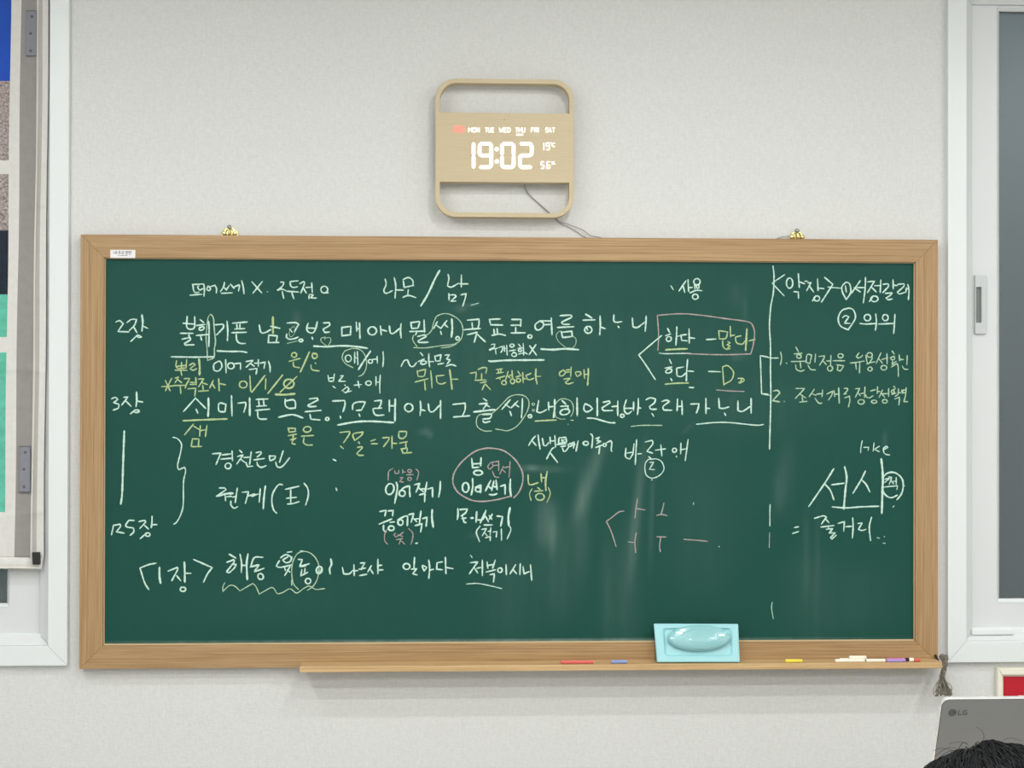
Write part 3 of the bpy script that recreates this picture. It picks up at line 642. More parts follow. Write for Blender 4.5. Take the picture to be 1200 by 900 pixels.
145,135 235,125 235,150 180,232;150,262 180,288;270,150 285,210 350,160 365,130 270,150;320,222 332,240;310,275 350,268 355,280 305,330 325,348 368,348;435,215 480,200;440,240 500,240;545,185 610,180 600,210 555,268;635,168 635,285;635,235 680,238;700,130 700,180 735,192 770,160 770,125 700,125;705,235 780,220;765,225 765,275;720,285 740,330;722,290 780,280 775,315;735,330 820,322
@240 490 8
>w 2.0|white chalk two-line note at the left of the lower board
70,335 150,328 105,435;160,345 245,335;150,385 260,375;255,305 260,400;o218,448 28,26 -30;325,300 350,325;305,360 360,345 300,430;330,380 375,415;365,370 420,365;435,315 420,435;385,415 400,455 450,450;480,325 525,315 530,330 490,365;460,392 560,378;490,410 495,440 530,462 575,445;605,350 610,400;605,355 660,355 655,380 615,400;735,305 700,415;665,410 675,450 705,462 740,440 795,372
@240 560 8
135,95 185,95 200,110 150,145 115,170;110,172 200,150 265,145 2.8;190,160 195,215;200,178 250,172;305,95 295,160 285,232;255,180 295,175;245,215 245,255 275,285 310,268;350,135 410,130 400,170 380,240;410,170 470,150;440,175 500,150;520,100 510,230;568,75 555,180 548,290 2.4;730,65 690,65 640,140 628,220 645,300 675,332;755,108 885,78;805,110 805,240;765,192 860,182;775,245 830,240 885,222;930,50 965,100 970,170 945,255
@380 490 8
80,385 110,400;110,655 118,680
>p 1.4|pink chalk words in brackets at the centre
645,472 605,500 598,585;660,490 665,520 700,515 698,485;735,480 735,520;735,505 760,505;710,560 740,555 705,595 745,600;o800,495 18,14 0;770,532 835,528;o800,570 18,14 0;860,478 885,510 868,582
@430 580 6.6667
155,270 138,310 140,360 162,385;225,300 210,310 225,330 260,310 285,290;240,310 280,325;230,350 280,340;265,350 250,385;265,355 295,385;325,262 358,300 355,350 342,388
@520 500 8
440,335 412,375 430,400 465,370 450,335;440,335 515,325;465,365 515,360;515,320 515,415;455,415 480,470 520,475;560,370 525,445;545,400 580,430;565,385 615,375;622,325 618,400 612,475
>p 1.9|pink chalk ring around three words at the centre
655,668 700,620 735,540 740,440 700,350 640,280 560,225 470,205 380,205 280,240 170,330 100,430 85,520 120,600 180,650 270,692 380,700 520,680 630,650
@380 490 8
>w 2.3|bold white chalk words in the centre cluster
o615,665 38,52 15;675,600 685,660 660,800;o730,705 28,28 0;715,680 750,650 800,635 800,690 805,738;845,625 895,612 860,695;880,650 930,690;905,665 950,662;962,600 945,695;890,720 945,705 940,785;970,665 1015,652 1015,740;1088,592 1085,670 1072,740
@430 580 6.6667
100,130 150,120 140,165;165,125 205,122 200,165;95,228 195,188;130,235 130,275 150,290;o190,260 22,18 0;180,215 215,210;o262,215 20,22 0;240,195 300,165 318,170 315,240;325,155 365,145 345,215;355,175 390,210;370,190 410,185;422,125 410,220;375,240 430,225 420,290;435,185 470,175 462,245;510,115 508,180 518,252 2.8;380,378 395,376
@520 500 8
262,298 272,385 330,380;350,290 345,370;270,350 345,345;o322,432 40,22 0;o205,570 30,45 0;270,485 272,560 258,640;o322,590 25,20 0;295,570 330,555 350,545 345,620;440,505 390,605;415,555 450,585;470,510 450,600;465,560 500,570;490,500 500,590;425,635 465,640 500,628;530,560 575,545 575,635;625,492 622,580 632,655 2.6
@430 580 6.6667
710,105 712,150 706,192;725,115 785,110 770,140 735,165;740,185 775,180;745,165 760,215 775,215;810,180 830,180 2.8;858,130 852,215;860,195 905,190 930,120;930,120 885,220;925,165 950,210;980,150 955,190;955,160 975,190;915,235 980,235;1015,165 1060,170 1045,245;1118,100 1105,170 1108,240 2.8
885,242 855,290 880,365 1.8;895,270 935,262 900,320 1.8;915,290 940,320 1.8;945,285 965,280 1.8;968,255 962,315 1.8;925,335 965,325 962,360 1.8;985,290 1015,285 1010,330 1.8;1050,265 1052,355 1.8;1110,240 1125,270 1095,345 1.6
@520 500 8
>y 1.9|yellow chalk syllable right of the ringed words
790,450 795,530 820,545 885,525;912,440 918,520;918,480 955,478;970,420 955,510 958,600 2.3;830,580 805,630 820,695 1.4;880,570 905,590;850,605 930,600;o902,658 40,32 0;980,568 998,630 968,710 1.4
@615 500 10
>w 2.0|white chalk phrase with an inserted syllable below it
125,110 85,155 45,220;85,165 135,222;155,95 165,180 180,265;205,135 220,220 250,222 280,185;295,120 300,200;295,170 350,165;352,105 360,240;400,130 395,200;405,130 480,125 490,180 400,195;430,140 440,175 470,150 425,165 460,185 1.4;375,210 490,200;420,235 480,225;440,250 455,290 480,285 515,240;o530,215 25,15 -30;540,200 580,180 570,255;555,215 590,210;625,165 600,290;345,245 315,265 255,380;300,310 385,420;o715,195 30,22 0;770,85 795,115 785,250;830,140 875,120 845,165 895,170 840,200;830,245 910,215;880,230 868,320;o935,215 18,18 0;955,190 1005,165 1020,190 1012,270 1022,290
@600 490 5
>w 1.8|white chalk sum with a ringed letter below it
668,175 665,225 690,240 708,210;715,150 708,215;670,205 710,200;730,125 722,272;735,210 760,208;780,140 820,130 825,150 790,195 825,205;800,225 815,238;840,188 900,180;872,155 878,222;o952,188 12,12 0;962,222 965,228;990,145 988,210;990,185 1020,180;1032,125 1015,250;800,240 780,270 785,330 820,352 865,335 890,300 880,260 850,240 802,242 1.4;805,260 830,258 805,300 835,302 1.5;818,360 820,362
@690 560 7.5
925,215 918,225 922,236 1.0;1140,600 1150,608 1.0
>p 1.5|pink chalk vowel chart with a wide bracket
310,293 265,300 200,350 155,382 200,480 240,605;428,180 415,270 405,355;420,270 495,282;660,220 650,270 635,320;595,330 640,322 690,332;345,562 395,568;418,480 405,560 412,658;595,518 680,520;632,525 622,600 630,650;835,540 940,548 1045,558
@895 510 6.6667
>w 2.1|large white chalk word with a ringed syllable at right
770,42 760,90 757,138 1.5;780,95 820,95 815,120 1.5;862,60 855,125 1.5;905,85 865,110 905,130 1.5;935,115 970,95 960,85 935,105 945,145 985,155 1.7
548,260 480,370 352,558;480,385 520,430 548,505;530,388 630,375;632,245 648,330 638,430 625,578 2.5;795,280 760,350 697,455;765,350 800,385 830,445;918,185 930,300 928,420 922,612 2.8;535,560 640,568 760,560 900,555;930,330 970,295 1030,295 1080,340 1090,400 1075,460 1040,505;935,345 930,430 960,475 1000,488 1045,468;945,345 985,335 945,370 1.6;975,325 1000,330 980,385 1.6;995,355 1015,380 1.6;1035,330 1035,385 1.6;1010,360 1035,360 1.6;940,405 1045,395 1040,425 1.6;1100,395 1104,398 1.0;1010,562 1018,552 1.4
>w 1.9|white chalk word below the large one, after equals sign
240,722 272,715;225,768 272,752;395,650 465,630 490,640 450,695;480,650 510,685;445,718 550,705;505,708 508,728;488,735 540,730 510,765 560,762 522,800 532,812 568,780;580,690 630,675 625,750;640,715 690,712;695,645 698,720 692,805;735,690 770,685 740,735 765,745 800,735;842,640 825,720 835,825;885,800 905,805 1.2;940,790 945,795 1.2;930,842 950,845 1.4
@120 590 8
>w 2.0|white chalk number marking the last verse
105,200 85,295;105,205 165,195 170,215 130,265 205,278;250,155 220,200 230,220 290,230 295,265 258,300;250,158 298,160;340,170 395,160 405,175 350,235;385,195 432,240;465,118 465,170 458,228;465,200 512,198;o425,292 22,16 0;355,330 405,285
>w 2.1|white chalk first verse number in corner brackets
505,560 440,572 352,605 395,740 435,808;535,598 535,680 545,748 2.8;615,635 700,600 705,620 650,725;695,675 735,725;768,548 772,640 772,738 2.5;780,655 830,655;o755,805 25,20 0;735,785 750,790;855,525 1030,602 985,660 948,738
@250 630 8
>w 2.1|white chalk first verse along the bottom of the board
148,155 210,192 2.4;125,232 190,208 195,228 125,320 150,328 200,280 213,250 170,253;250,155 265,240 262,328;262,260 315,262;325,152 312,250 318,395 2.6;465,185 385,188 350,270 430,255;345,275 430,258 385,315;385,320 475,288;o443,365 25,28 -30;690,138 738,132 1.6;630,190 680,160 735,185 720,225 680,235 650,210 700,180;620,215 590,265 625,280 740,255;670,285 675,310;720,270 670,355;690,300 720,325;795,205 835,205 810,270 900,245;815,272 870,265;830,300 820,360;860,285 855,330;820,360 885,325;o888,408 25,25 0;o990,300 22,32 20;1100,200 1108,250 1090,290 1095,340 2.5;815,125 840,127 1.6;o992,305 30,38 20 1.2
@380 640 4.615
98,115 105,150 135,150 155,130;160,100 162,160;160,135 182,132;195,92 220,90 205,115 200,128;188,125 225,118;190,160 230,152;255,105 235,140;250,125 265,150;290,70 290,150;290,105 312,103;290,130 318,128
o445,110 18,16 0;488,60 485,120;470,125 500,122 478,150 502,156;530,105 540,135 555,115 530,105;565,75 570,120 565,175;570,130 592,125;640,85 610,90 608,125 640,128;655,60 658,150;655,115 697,122
790,48 800,62 1.6;790,90 830,85 785,150;810,115 830,145;825,120 850,115;855,75 855,160;880,85 885,120;925,75 910,120;880,105 915,100;875,140 925,128;895,155 920,150 915,195;o950,130 12,12 0;983,100 985,155;1035,100 1005,150;1020,125 1040,150;1060,95 1058,155;1075,110 1080,150 1108,138;1115,100 1122,185
768,205 830,202 900,215 960,230 1.4
@250 630 8
>v 1.4|pale yellow chalk ring and wavy underline near the bottom
735,400 735,445 2.2;800,490 750,430 735,330 745,230 790,150 860,130 930,160 980,230 990,310 970,400 930,460 880,495;110,420 90,460 90,505 150,450 200,455 250,500 300,470 370,430 400,460 430,530 500,490 545,468 570,480 600,525 650,515 720,480 780,520 850,475 900,455 960,485 1045,478
'''
rnd = random.Random(3); cnt = 0
WSC = 0.86
for c, wd, label, sts in parse(STROKES):
    # strokes that touch or nearly touch belong to one written character
    par = list(range(len(sts)))
    def find(a):
        while par[a] != a: a = par[a]
        return a
    dens = []
    for pts, w_ in sts:
        q = []
        for a, b in zip(pts, pts[1:]):
            n = max(1, int(math.dist(a, b)/1.2)); q += [(a[0]+(b[0]-a[0])*k/n, a[1]+(b[1]-a[1])*k/n) for k in range(n+1)]
        dens.append(q)
    for a in range(len(sts)):
        for b in range(a):
            if find(a) != find(b) and min(math.dist(p, q) for p in dens[a] for q in dens[b]) < 3.6: par[find(a)] = find(b)
    for g_ in sorted(set(find(a) for a in range(len(sts)))):
        mb = MB()
        for a in range(len(sts)):
            if find(a) == g_:
                cnt += 1; ribbon(mb, sts[a][0], sts[a][1]*WSC, SD+0.0002+(cnt % 7)*0.00003, 0.0007, rnd)
        mb.build('chalk_writing', CH[c], surf, label=label, fix=False)
# sticker lettering
mb = MB()
for pts in ([(133.2,294.6),(133.2,296.8),(135,296.6)],[(135.6,294.2),(135.6,297.6)],[(136.9,294.2),(136.9,297.6)],[(135.6,295.8),(136.9,295.8)],
            [(139,294.6),(141,294.6)],[(140,294.6),(138.8,296)],[(140,294.8),(141.2,296)],[(138.6,297.2),(141.6,297.2)],[(140,296.2),(140,297.2)],
            [(142.8,294.6),(145,294.6),(144.8,295.8)],[(142.4,296.3),(145.6,296.3)],[(143,296.8),(143,297.9),(145,297.9)],
            [(147,294.6),(148.6,294.6),(148.6,296),(147,296),(147,294.6)],[(149.4,294.2),(149.4,296.6)],[(147.6,297.2),(149,297.2),(149,298),(147.6,298),(147.6,297.2)],
            [(150.6,294.6),(152.2,294.6)],[(151,294.6),(151,296)],[(152,294.6),(152,296)],[(150.4,296),(152.4,296)],[(153.2,294.2),(153.2,297)],[(153.2,295.4),(154,295.4)],[(151.2,297),(151.2,298.1),(153.6,298.1)],
            [(138.4,299.4),(140,299.4)],[(141,299.4),(143.6,299.4)],[(144.4,299.4),(147,299.4)],[(147.6,299.4),(149.4,299.4)]):
    ribbon(mb, pts, 0.55, FP+0.0009, 0.0001, rnd, taper=False)
mb.build('sticker_lettering', M['ink'], rails[2], fix=False)
# ------------------------------------------------------------------ sticks of chalk on the tray
def stick(x0, x1, d, m_, label, name='chalk_stick', r=0.0048, dz=0.0, yaw=0.0, grp=None, tipm=None):
    a = Vector((X(x0,d,776), -d, TZ+r+dz)); b = Vector((X(x1,d,776), -d+yaw, TZ+r+dz))
    t = (b-a)*0.03
    mb = MB().tube([a, a+t, b-t, b], [r*0.8, r, r*0.97, r*0.86], 14)
    o = mb.build(name, M[m_], None, smooth=False, loc=(a+b)/2 - Vector((0,0,r)), bevel=0.0004)
    o['label'] = label; o['category'] = 'chalk'; o['group'] = 'sticks of chalk on the tray'
    return o
stick(657, 695.5, .078, 'chalk_red', 'long red chalk stick, leftmost on the tray')
stick(716, 735, .078, 'chalk_blue', 'short pale blue chalk stick left of the blue plastic tray')
stick(920, 940, .080, 'chalk_yellow', 'short yellow chalk stick lying alone on the tray')
stick(978.5, 1013, .082, 'chalk_ivory', 'long white chalk stick at the front left of the white group')
stick(984, 1016, .070, 'chalk_ivory', 'white chalk stick lying behind the long front one', yaw=0.002)
stick(995, 1015, .0765, 'chalk_ivory', 'white chalk piece lying on top of the two other white sticks', dz=0.0077)
stick(1015, 1037, .083, 'chalk_ivory', 'white chalk stick at the right end of the white group')
stick(1039, 1061, .083, 'chalk_purple', 'lilac chalk stick in front of the pink one')
stick(1041, 1060, .070, 'chalk_pink', 'pink chalk stick behind the lilac one')
stick(1061.5, 1065, .074, 'chalk_dark', 'tiny black chalk stub beside the lilac stick', yaw=0.003)
stick(1065.5, 1070.5, .078, 'chalk_ivory', 'tiny white chalk stub between the black and coral stubs', r=0.0055)
stick(1071, 1078, .080, 'chalk_coral', 'small coral chalk stub, the last toward the board corner')
_a, _b = W(1095.8,767.6,.0395), W(1099.6,775.0,.052)
_o = MB().tube([_a, _a.lerp(_b,.1), _a.lerp(_b,.9), _b], [.003,.0038,.0038,.0034], 12).build('chalk_stick', M['chalk_dark'], None, loc=_b); _o['label'] = 'thin dark brown stub leaning at the right end of the tray'; _o['category'] = 'chalk'; _o['group'] = 'sticks of chalk on the tray'
# ------------------------------------------------------------------ pale blue tray with an oval, leaning on the board
def lean(px, py, l):                        # plane leaning from tray front edge back to the frame
    zb = TZ; yb = -0.078; zt = Z(730.5, 0.04, 815); yt = -0.041
    n = Vector((0, -(zt-zb), -(yt-yb))).normalized()      # outward (towards the camera, up)
    n = Vector((0, -(zt-zb), (yt-yb))).normalized()
    v = fw + rt*((px-600)/F) - up*((py-450)/F)
    p0 = Vector((0, yb, zb))
    t = (p0-CAM).dot(n)/v.dot(n)
    return CAM + v*t + n*l
cc = lean(817.5, 776, 0)
er = root('oval_dish', 'pale blue square plastic tray with glossy oval, leaning on the board frame', 'tray', (cc.x, cc.y, cc.z))
def leanring(mb, A, B, la, lb):
    n = len(A); vs = [lean(x, y, la) for x, y in A]+[lean(x, y, lb) for x, y in B]
    mb.add(vs, [(i, (i+1) % n, n+(i+1) % n, n+i) for i in range(n)])
def quadr(tl, trr, br, bl, r, n=5):
    """rounded quad in photo pixels"""
    C = [tl, trr, br, bl]; out = []
    for i in range(4):
        c = Vector(C[i]); p = (Vector(C[i-1])-c).normalized()*r; q = (Vector(C[(i+1) % 4])-c).normalized()*r
        for k in range(n+1):
            t = k/n; out.append(tuple(c+p*(1-t)**2+q*t*t))
    return out
o0 = quadr((765.8,731),(864.8,731.3),(866.6,776.2),(769.8,776.4),1.6)
o1 = quadr((767,732),(863.8,732.3),(865.3,775.4),(770.8,775.6),1.6)
i1 = quadr((776,736.2),(857,736.2),(859,769.5),(778.5,769.5),4)
i2 = quadr((779,738.4),(854,738.4),(856,767.4),(781,767.4),4)
mb = MB(); leanring(mb, o0, o0, 0.0, 0.004); leanring(mb, o0, o1, 0.004, 0.006); leanring(mb, o1, i1, 0.006, 0.0062); leanring(mb, i1, i2, 0.0062, 0.0015)
mb.add([lean(x,y,0.0015) for x,y in i2], [tuple(range(len(i2)))]); mb.add([lean(x,y,0.0) for x,y in o0], [tuple(range(len(o0)))])
mb.build('tray_body', M['blue'], er, bevel=0.0004)
mb = MB()
el = lambda s_, dy=0: [(818.2+36.6*s_*math.cos(a), 748.6+dy+14.8*s_*math.sin(a)) for a in [2*math.pi*k/48 for k in range(48)]]
prev = None
for s_, l, dy in ((0.90,0.001,1.2),(0.97,0.006,.8),(1.0,0.013,.3),(0.985,0.018,-.3),(0.93,0.0215,-.8),(0.80,0.0245,-1.2),(0.6,0.0268,-1.3),(0.35,0.028,-1.3),(0.12,0.0285,-1.3)):
    if prev: leanring(mb, el(prev[0],prev[2]), el(s_,dy), prev[1], l)
    prev = (s_, l, dy)
mb.add([lean(x,y,0.0285) for x,y in el(0.12,-1.3)], [tuple(range(48))])
mb.build('oval_lid', M['blue2'], er, smooth=True, label='glossy pale blue oval raised from the middle')
mb = MB(); leanring(mb, el(.56,-1.5), el(.53,-1.5), 0.0272, 0.0279); leanring(mb, el(.53,-1.5), el(.50,-1.5), 0.0279, 0.0276)
mb.build('oval_ridge', M['blue2'], er, smooth=True)
# ------------------------------------------------------------------ wall clock
CP = 0.052
ck = root('wall_clock', 'square beige LED wall clock with open slots above and below', 'clock', (X(591,0,175), 0, Z(255,0,591)))
kx0, kx1, kz0, kz1 = X(510.2,CP,175), X(672.3,CP,175), Z(254.6,CP,591), Z(92.6,CP,591)
px = (kx1-kx0)/162.1
e = 5.3*px
N = 8
y0, y1 = -CP, -0.016
# frame: outer rounded square with two openings, as ring + panel
pt, pb = Z(132.3,CP,591), Z(213.6,CP,591)
out = rrect(kx0,kx1,kz0,kz1,24*px,12)
rim = rrect(kx0+e,kx1-e,kz0+e,kz1-e,19.5*px,12)
mb = MB().ringprism(out, rim, y0, y1)
mb.build('clock_rim', M['clock'], ck, bevel=0.0012)
MB().box(kx0+e*0.6, kx1-e*0.6, y0+0.0001, y1, pb, pt).build('display_panel', M['clock'], ck, bevel=0.001)
panel = ck.children[-1]
MB().box(X(545,0.01,170), X(637,0.01,170), -0.016, -0.001, Z(205,0.01,591), Z(140,0.01,591)).build('wall_mount', M['pvc'], ck)
mb = MB().tube([W(591,140.3,CP-0.001), W(591,140.3,CP+0.0005)], 0.0012, 10); mb.build('light_sensor', M['black'], panel)
def draw(mb, strokes, w_, d=CP, lift=0.0004):
    for p in strokes: ribbon(mb, p, w_, d+0.0002, lift, rnd, taper=False)
def c4(x, y): return (535+x/9.6, 140+y/9.6)
SEG = {'a': ((.22,.035),(.78,.035)), 'b': ((1,.08),(1,.46)), 'c': ((1,.54),(1,.92)), 'd': ((.22,.965),(.78,.965)), 'e': ((0,.54),(0,.92)), 'f': ((0,.08),(0,.46)), 'g': ((.22,.5),(.78,.5))}
DIG = {'1': 'bc', '9': 'abcdfg', '0': 'abcdef', '2': 'abged', '5': 'afgcd', '6': 'afgcde'}
def digit(mb, ch, x0, x1, y0_, y1_, w_):
    on = DIG[ch]; hw = w_*0.5; xa, xb, ya, yb = x0+hw, x1-hw, y0_+hw, y1_-hw; ym = (ya+yb)/2; g_ = w_*0.12; r_ = w_*0.55
    if ch == '1':
        ribs = [[(xb, ya), (xb, ym-g_-hw*.4)], [(xb, ym+g_+hw*.4), (xb, yb)]]
    else:
        ribs = []
        if 'a' in on:
            p = [(xa+r_, ya), (xb-r_, ya)]
            if 'f' in on: p = [(xa, ya+r_)] + p
            else: p[0] = (xa+hw*.6, ya)
            if 'b' in on: p = p + [(xb, ya+r_)]
            else: p[-1] = (xb-hw*.3, ya)
            ribs.append(p)
        if 'd' in on:
            p = [(xa+r_, yb), (xb-r_, yb)]
            if 'e' in on: p = [(xa, yb-r_)] + p
            else: p[0] = (xa+hw*.5, yb)
            if 'c' in on: p = p + [(xb, yb-r_)]
            else: p[-1] = (xb-hw*.6, yb)
            ribs.append(p)
        if 'g' in on: ribs.append([(xa+r_*(.9 if ('e' in on or 'f' in on) else .3), ym), (xb-r_*.9, ym)])
        cut = 0 if 'g' in on else g_+hw*.3
        if 'f' in on: ribs.append([(xa, ya+r_), (xa, ym-max(cut, r_*.8))])
        if 'b' in on: ribs.append([(xb, ya+r_), (xb, ym-max(cut, r_*.1 if 'c' in on else r_*.8))])
        if 'e' in on: ribs.append([(xa, ym+max(cut, r_*.8)), (xa, yb-r_)])
        if 'c' in on: ribs.append([(xb, ym+max(cut, r_*.1 if 'b' in on else r_*.8)), (xb, yb-r_)])
        if 'g' in on:
            if 'f' in on: ribs.append([(xa, ym-r_*.8), (xa+r_*.9, ym)])
            if 'e' in on: ribs.append([(xa, ym+r_*.8), (xa+r_*.9, ym)])
            if 'b' in on: ribs.append([(xb, ym-r_*.8), (xb-r_*.9, ym)])
            if 'c' in on and 'b' not in on: ribs.append([(xb, ym+r_*.8), (xb-r_*.9, ym)])
    for p in ribs: 
        for a, b in zip(p, p[1:]): ribbon(mb, [a, b], w_, CP+0.0002, 0.0004, rnd, taper=False)
def disc(mb, x, y, r_, d=CP):
    P = [W(x+r_*math.cos(a), y+r_*math.sin(a), d+0.0006) for a in [2*math.pi*k/20 for k in range(20)]]; mb.add(P, [tuple(range(20))])
def bigd(ch, xa, xb):
    mb = MB(); digit(mb, ch, *(c4(xa, 0)[0], c4(xb, 0)[0]), c4(0,253)[1], c4(0,556)[1], 4.0); mb.build('clock_digit', M['led'], panel, fix=False)
bigd('1', 120, 211); bigd('9', 240, 411); bigd('0', 492, 662); bigd('2', 694, 865)
mb = MB(); disc(mb, *c4(452,334), 2.3); disc(mb, *c4(452,472), 2.3); mb.build('clock_colon', M['led'], panel, fix=False)
mb = MB()
for ch, a, b in (('1', 960, 988), ('9', 1004, 1050)): digit(mb, ch, c4(a,0)[0], c4(b,0)[0], c4(0,258)[1], c4(0,346)[1], 1.1)
draw(mb, [[c4(1060,262), c4(1066,262)], [c4(1104,268), c4(1080,266), c4(1074,285), c4(1082,303), c4(1104,302)]], 1.1)
mb.build('temperature_reading', M['led2'], panel, fix=False)
mb = MB()
for ch, a, b in (('5', 945, 988), ('6', 1010, 1055)): digit(mb, ch, c4(a,0)[0], c4(b,0)[0], c4(0,470)[1], c4(0,556)[1], 1.1)
draw(mb, [[c4(1068,478), c4(1082,478)], [c4(1100,472), c4(1074,505)], [c4(1092,500), c4(1108,500)]], 1.0)
mb.build('humidity_reading', M['led2'], panel, fix=False)
FONT = {'M': [[(0,1),(0,0),(.5,.6),(1,0),(1,1)]], 'O': [[(0,.15),(.2,0),(.8,0),(1,.15),(1,.85),(.8,1),(.2,1),(0,.85),(0,.15)]], 'N': [[(0,1),(0,0),(1,1),(1,0)]],
        'T': [[(0,0),(1,0)],[(.5,0),(.5,1)]], 'U': [[(0,0),(0,.85),(.2,1),(.8,1),(1,.85),(1,0)]], 'E': [[(1,0),(0,0),(0,1),(1,1)],[(0,.5),(.8,.5)]],
        'W': [[(0,0),(.22,1),(.5,.3),(.78,1),(1,0)]], 'D': [[(0,0),(0,1),(.7,1),(1,.75),(1,.25),(.7,0),(0,0)]], 'H': [[(0,0),(0,1)],[(1,0),(1,1)],[(0,.5),(1,.5)]],
        'F': [[(1,0),(0,0),(0,1)],[(0,.5),(.8,.5)]], 'R': [[(0,1),(0,0),(.8,0),(1,.15),(1,.4),(.8,.52),(0,.52)],[(.45,.52),(1,1)]], 'I': [[(.5,0),(.5,1)]],
        'S': [[(1,.1),(.8,0),(.2,0),(0,.15),(0,.35),(.2,.48),(.8,.52),(1,.65),(1,.85),(.8,1),(.2,1),(0,.9)]], 'A': [[(0,1),(.5,0),(1,1)],[(.2,.65),(.8,.65)]],
        'L': [[(0,0),(0,1),(.9,1)]], 'G': [[(.95,.1),(.75,0),(.25,0),(0,.25),(0,.75),(.25,1),(.75,1),(1,.9),(1,.58),(.62,.58)]]}
def word(mb, txt, xa, xb, ya, yb, w_, plot=None):
    wd = {'I': .35, 'M': 1.25, 'W': 1.35}
    tot = sum(wd.get(c, 1) for c in txt) + 0.42*(len(txt)-1); u = (xb-xa)/tot; x = xa
    for c in txt:
        cw = wd.get(c, 1)*u
        for st in FONT[c]:
            for a, b in zip(st, st[1:]):
                p = [(x+a[0]*cw, ya+a[1]*(yb-ya)), (x+b[0]*cw, ya+b[1]*(yb-ya))]
                if plot: plot(mb, p, w_)
                else: ribbon(mb, p, w_, CP+0.0002, 0.0003, rnd, taper=False)
        x += cw + 0.42*u
for txt, a, b in (('MON',137,255), ('TUE',324,420), ('WED',482,603), ('THU',664,768), ('FRI',840,928), ('SAT',1003,1104)):
    mb = MB(); word(mb, txt, c4(a,0)[0], c4(b,0)[0], c4(0,94)[1], c4(0,142)[1], 0.9); mb.build('weekday_lettering', M['led2'], panel, fix=False)
mb = MB(); word(mb, 'SUN', c4(-22,0)[0], c4(80,0)[0], c4(0,92)[1], c4(0,134)[1], 0.9); mb.build('weekday_lettering', M['led_red'], panel, fix=False, label='red glowing weekday letters')
MB().prism(rrect(X(531,CP,151), X(544.6,CP,151), Z(155.4,CP,537), Z(147.4,CP,537), 0.004, 4), -CP-0.00015, -CP+0.0001).build('red_halo_patch', M['halo_pink'], panel)  # hazy glow around the red letters, painted as a pink patch
mb = MB(); ribbon(mb, [c4(678,172), c4(744,172)], 2.0, CP+0.0002, 0.0004, rnd, taper=False); mb.build('weekday_underline', M['led2'], panel, fix=False)
# ------------------------------------------------------------------ clock cord, running behind the board to the right hook
def smooth3(P, m_=8):
    P = [Vector(p) for p in P]; out = []
    for i in range(len(P)-1):
        p1, p2 = P[i], P[i+1]; p0 = P[i-1] if i else p1; p3 = P[i+2] if i+2 < len(P) else p2
        for k in range(m_):
            t = k/m_; out.append(0.5*((2*p1)+(p2-p0)*t+(2*p0-5*p1+4*p2-p3)*t*t+(3*p1-p0-3*p2+p3)*t**3))
    return out+[P[-1]]
pc = [W(612,205,.014), W(614.5,216,.012), W(616,222,.010), W(621,229,.006), W(632,239,.006), W(644,249.5,.008), W(651,256,.008), W(657,260.5,.008), W(665,262.5,.007), W(674,266,.010), W(684,270,.012), W(692,276,.010), W(704,278.5,.007),
      W(716,283,.004), W(724,287,.003)]
mb = MB().tube(smooth3(pc), 0.0011, 6)
pc2 = [W(613,210,.010), W(617,224,.004), W(628,236,.004), W(644,250,.004), W(655,261,.004), W(668,267,.004), W(684,277,.004), W(694,282,.003), W(700,288,.003)]
mb.tube(smooth3(pc2), 0.0009, 6)
oc = mb.build('clock_cord', M['wire'], None, smooth=True, loc=W(614,216,0)); oc['label'] = 'thin grey cord trailing from the clock down behind the board'; oc['category'] = 'cord'
# ------------------------------------------------------------------ brass hooks on the board's top edge
def hook(cx, name_label):
    zt = bz1; x = X(cx, 0.02, 276); u = BW/997
    r = root('brass_hook', name_label, 'hook', (x, 0, zt), 'brass hooks on the top of the board')
    mb = MB(); oc_ = []
    for (a, b) in ((-9.5,0),(-9.8,3.5),(-8.6,6.2),(-6.3,7.2),(-5.2,9.6),(-3.2,9.8),(-2.6,11.5),(0,13.2),(2.6,11.5),(3.2,9.8),(5.2,9.6),(6.3,7.2),(8.6,6.2),(9.8,3.5),(9.5,0)): oc_.append((x+a*u, zt+b*u))
    mb.prism(list(reversed(oc_)), -0.010, -0.004); mb.build('hook_plate', M['brass'], r, bevel=0.0012)
    for s_ in (-1, 1):
        MB().ball((x+s_*6.3*u, -0.012, zt+3.4*u), 2.7*u, 0.005, 2.9*u, 14, 8).build('hook_scroll', M['brass'], r, smooth=True)
        MB().tube([(x+s_*3.6*u, -0.011, zt+1*u), (x+s_*4.6*u, -0.016, zt+5*u), (x+s_*2.6*u, -0.012, zt+8*u)], 0.0016, 8).build('hook_bar', M['brass'], r, smooth=True)
    MB().tube([(x, -0.010, zt+0.5*u), (x, -0.016, zt+2*u), (x, -0.020, zt+5*u), (x, -0.013, zt+8*u)], [0.005,.0055,.0045,.003], 10).build('hook_tongue', M['brass'], r, smooth=True)
    MB().ball((x, -0.012, zt+10.6*u), 2.8*u, 0.004, 2.6*u, 14, 8).build('screw_head', M['screw'], r, smooth=True, label='grey screw head')
hook(268.5, 'small brass hook on the left of the board top')
hook(935, 'small brass hook on the right of the board top, with the thin cord')
_hk = [o for o in bpy.data.objects if o.name.startswith('brass_hook')][-1]
MB().tube(smooth3([W(902,285,.004), W(908,281,.004), W(914,278.5,.006), W(920,277,.009), W(927,277.2,.010)]), 0.0010, 6).build('thin_cord', M['wire'], _hk, smooth=True, label='thin grey cord')
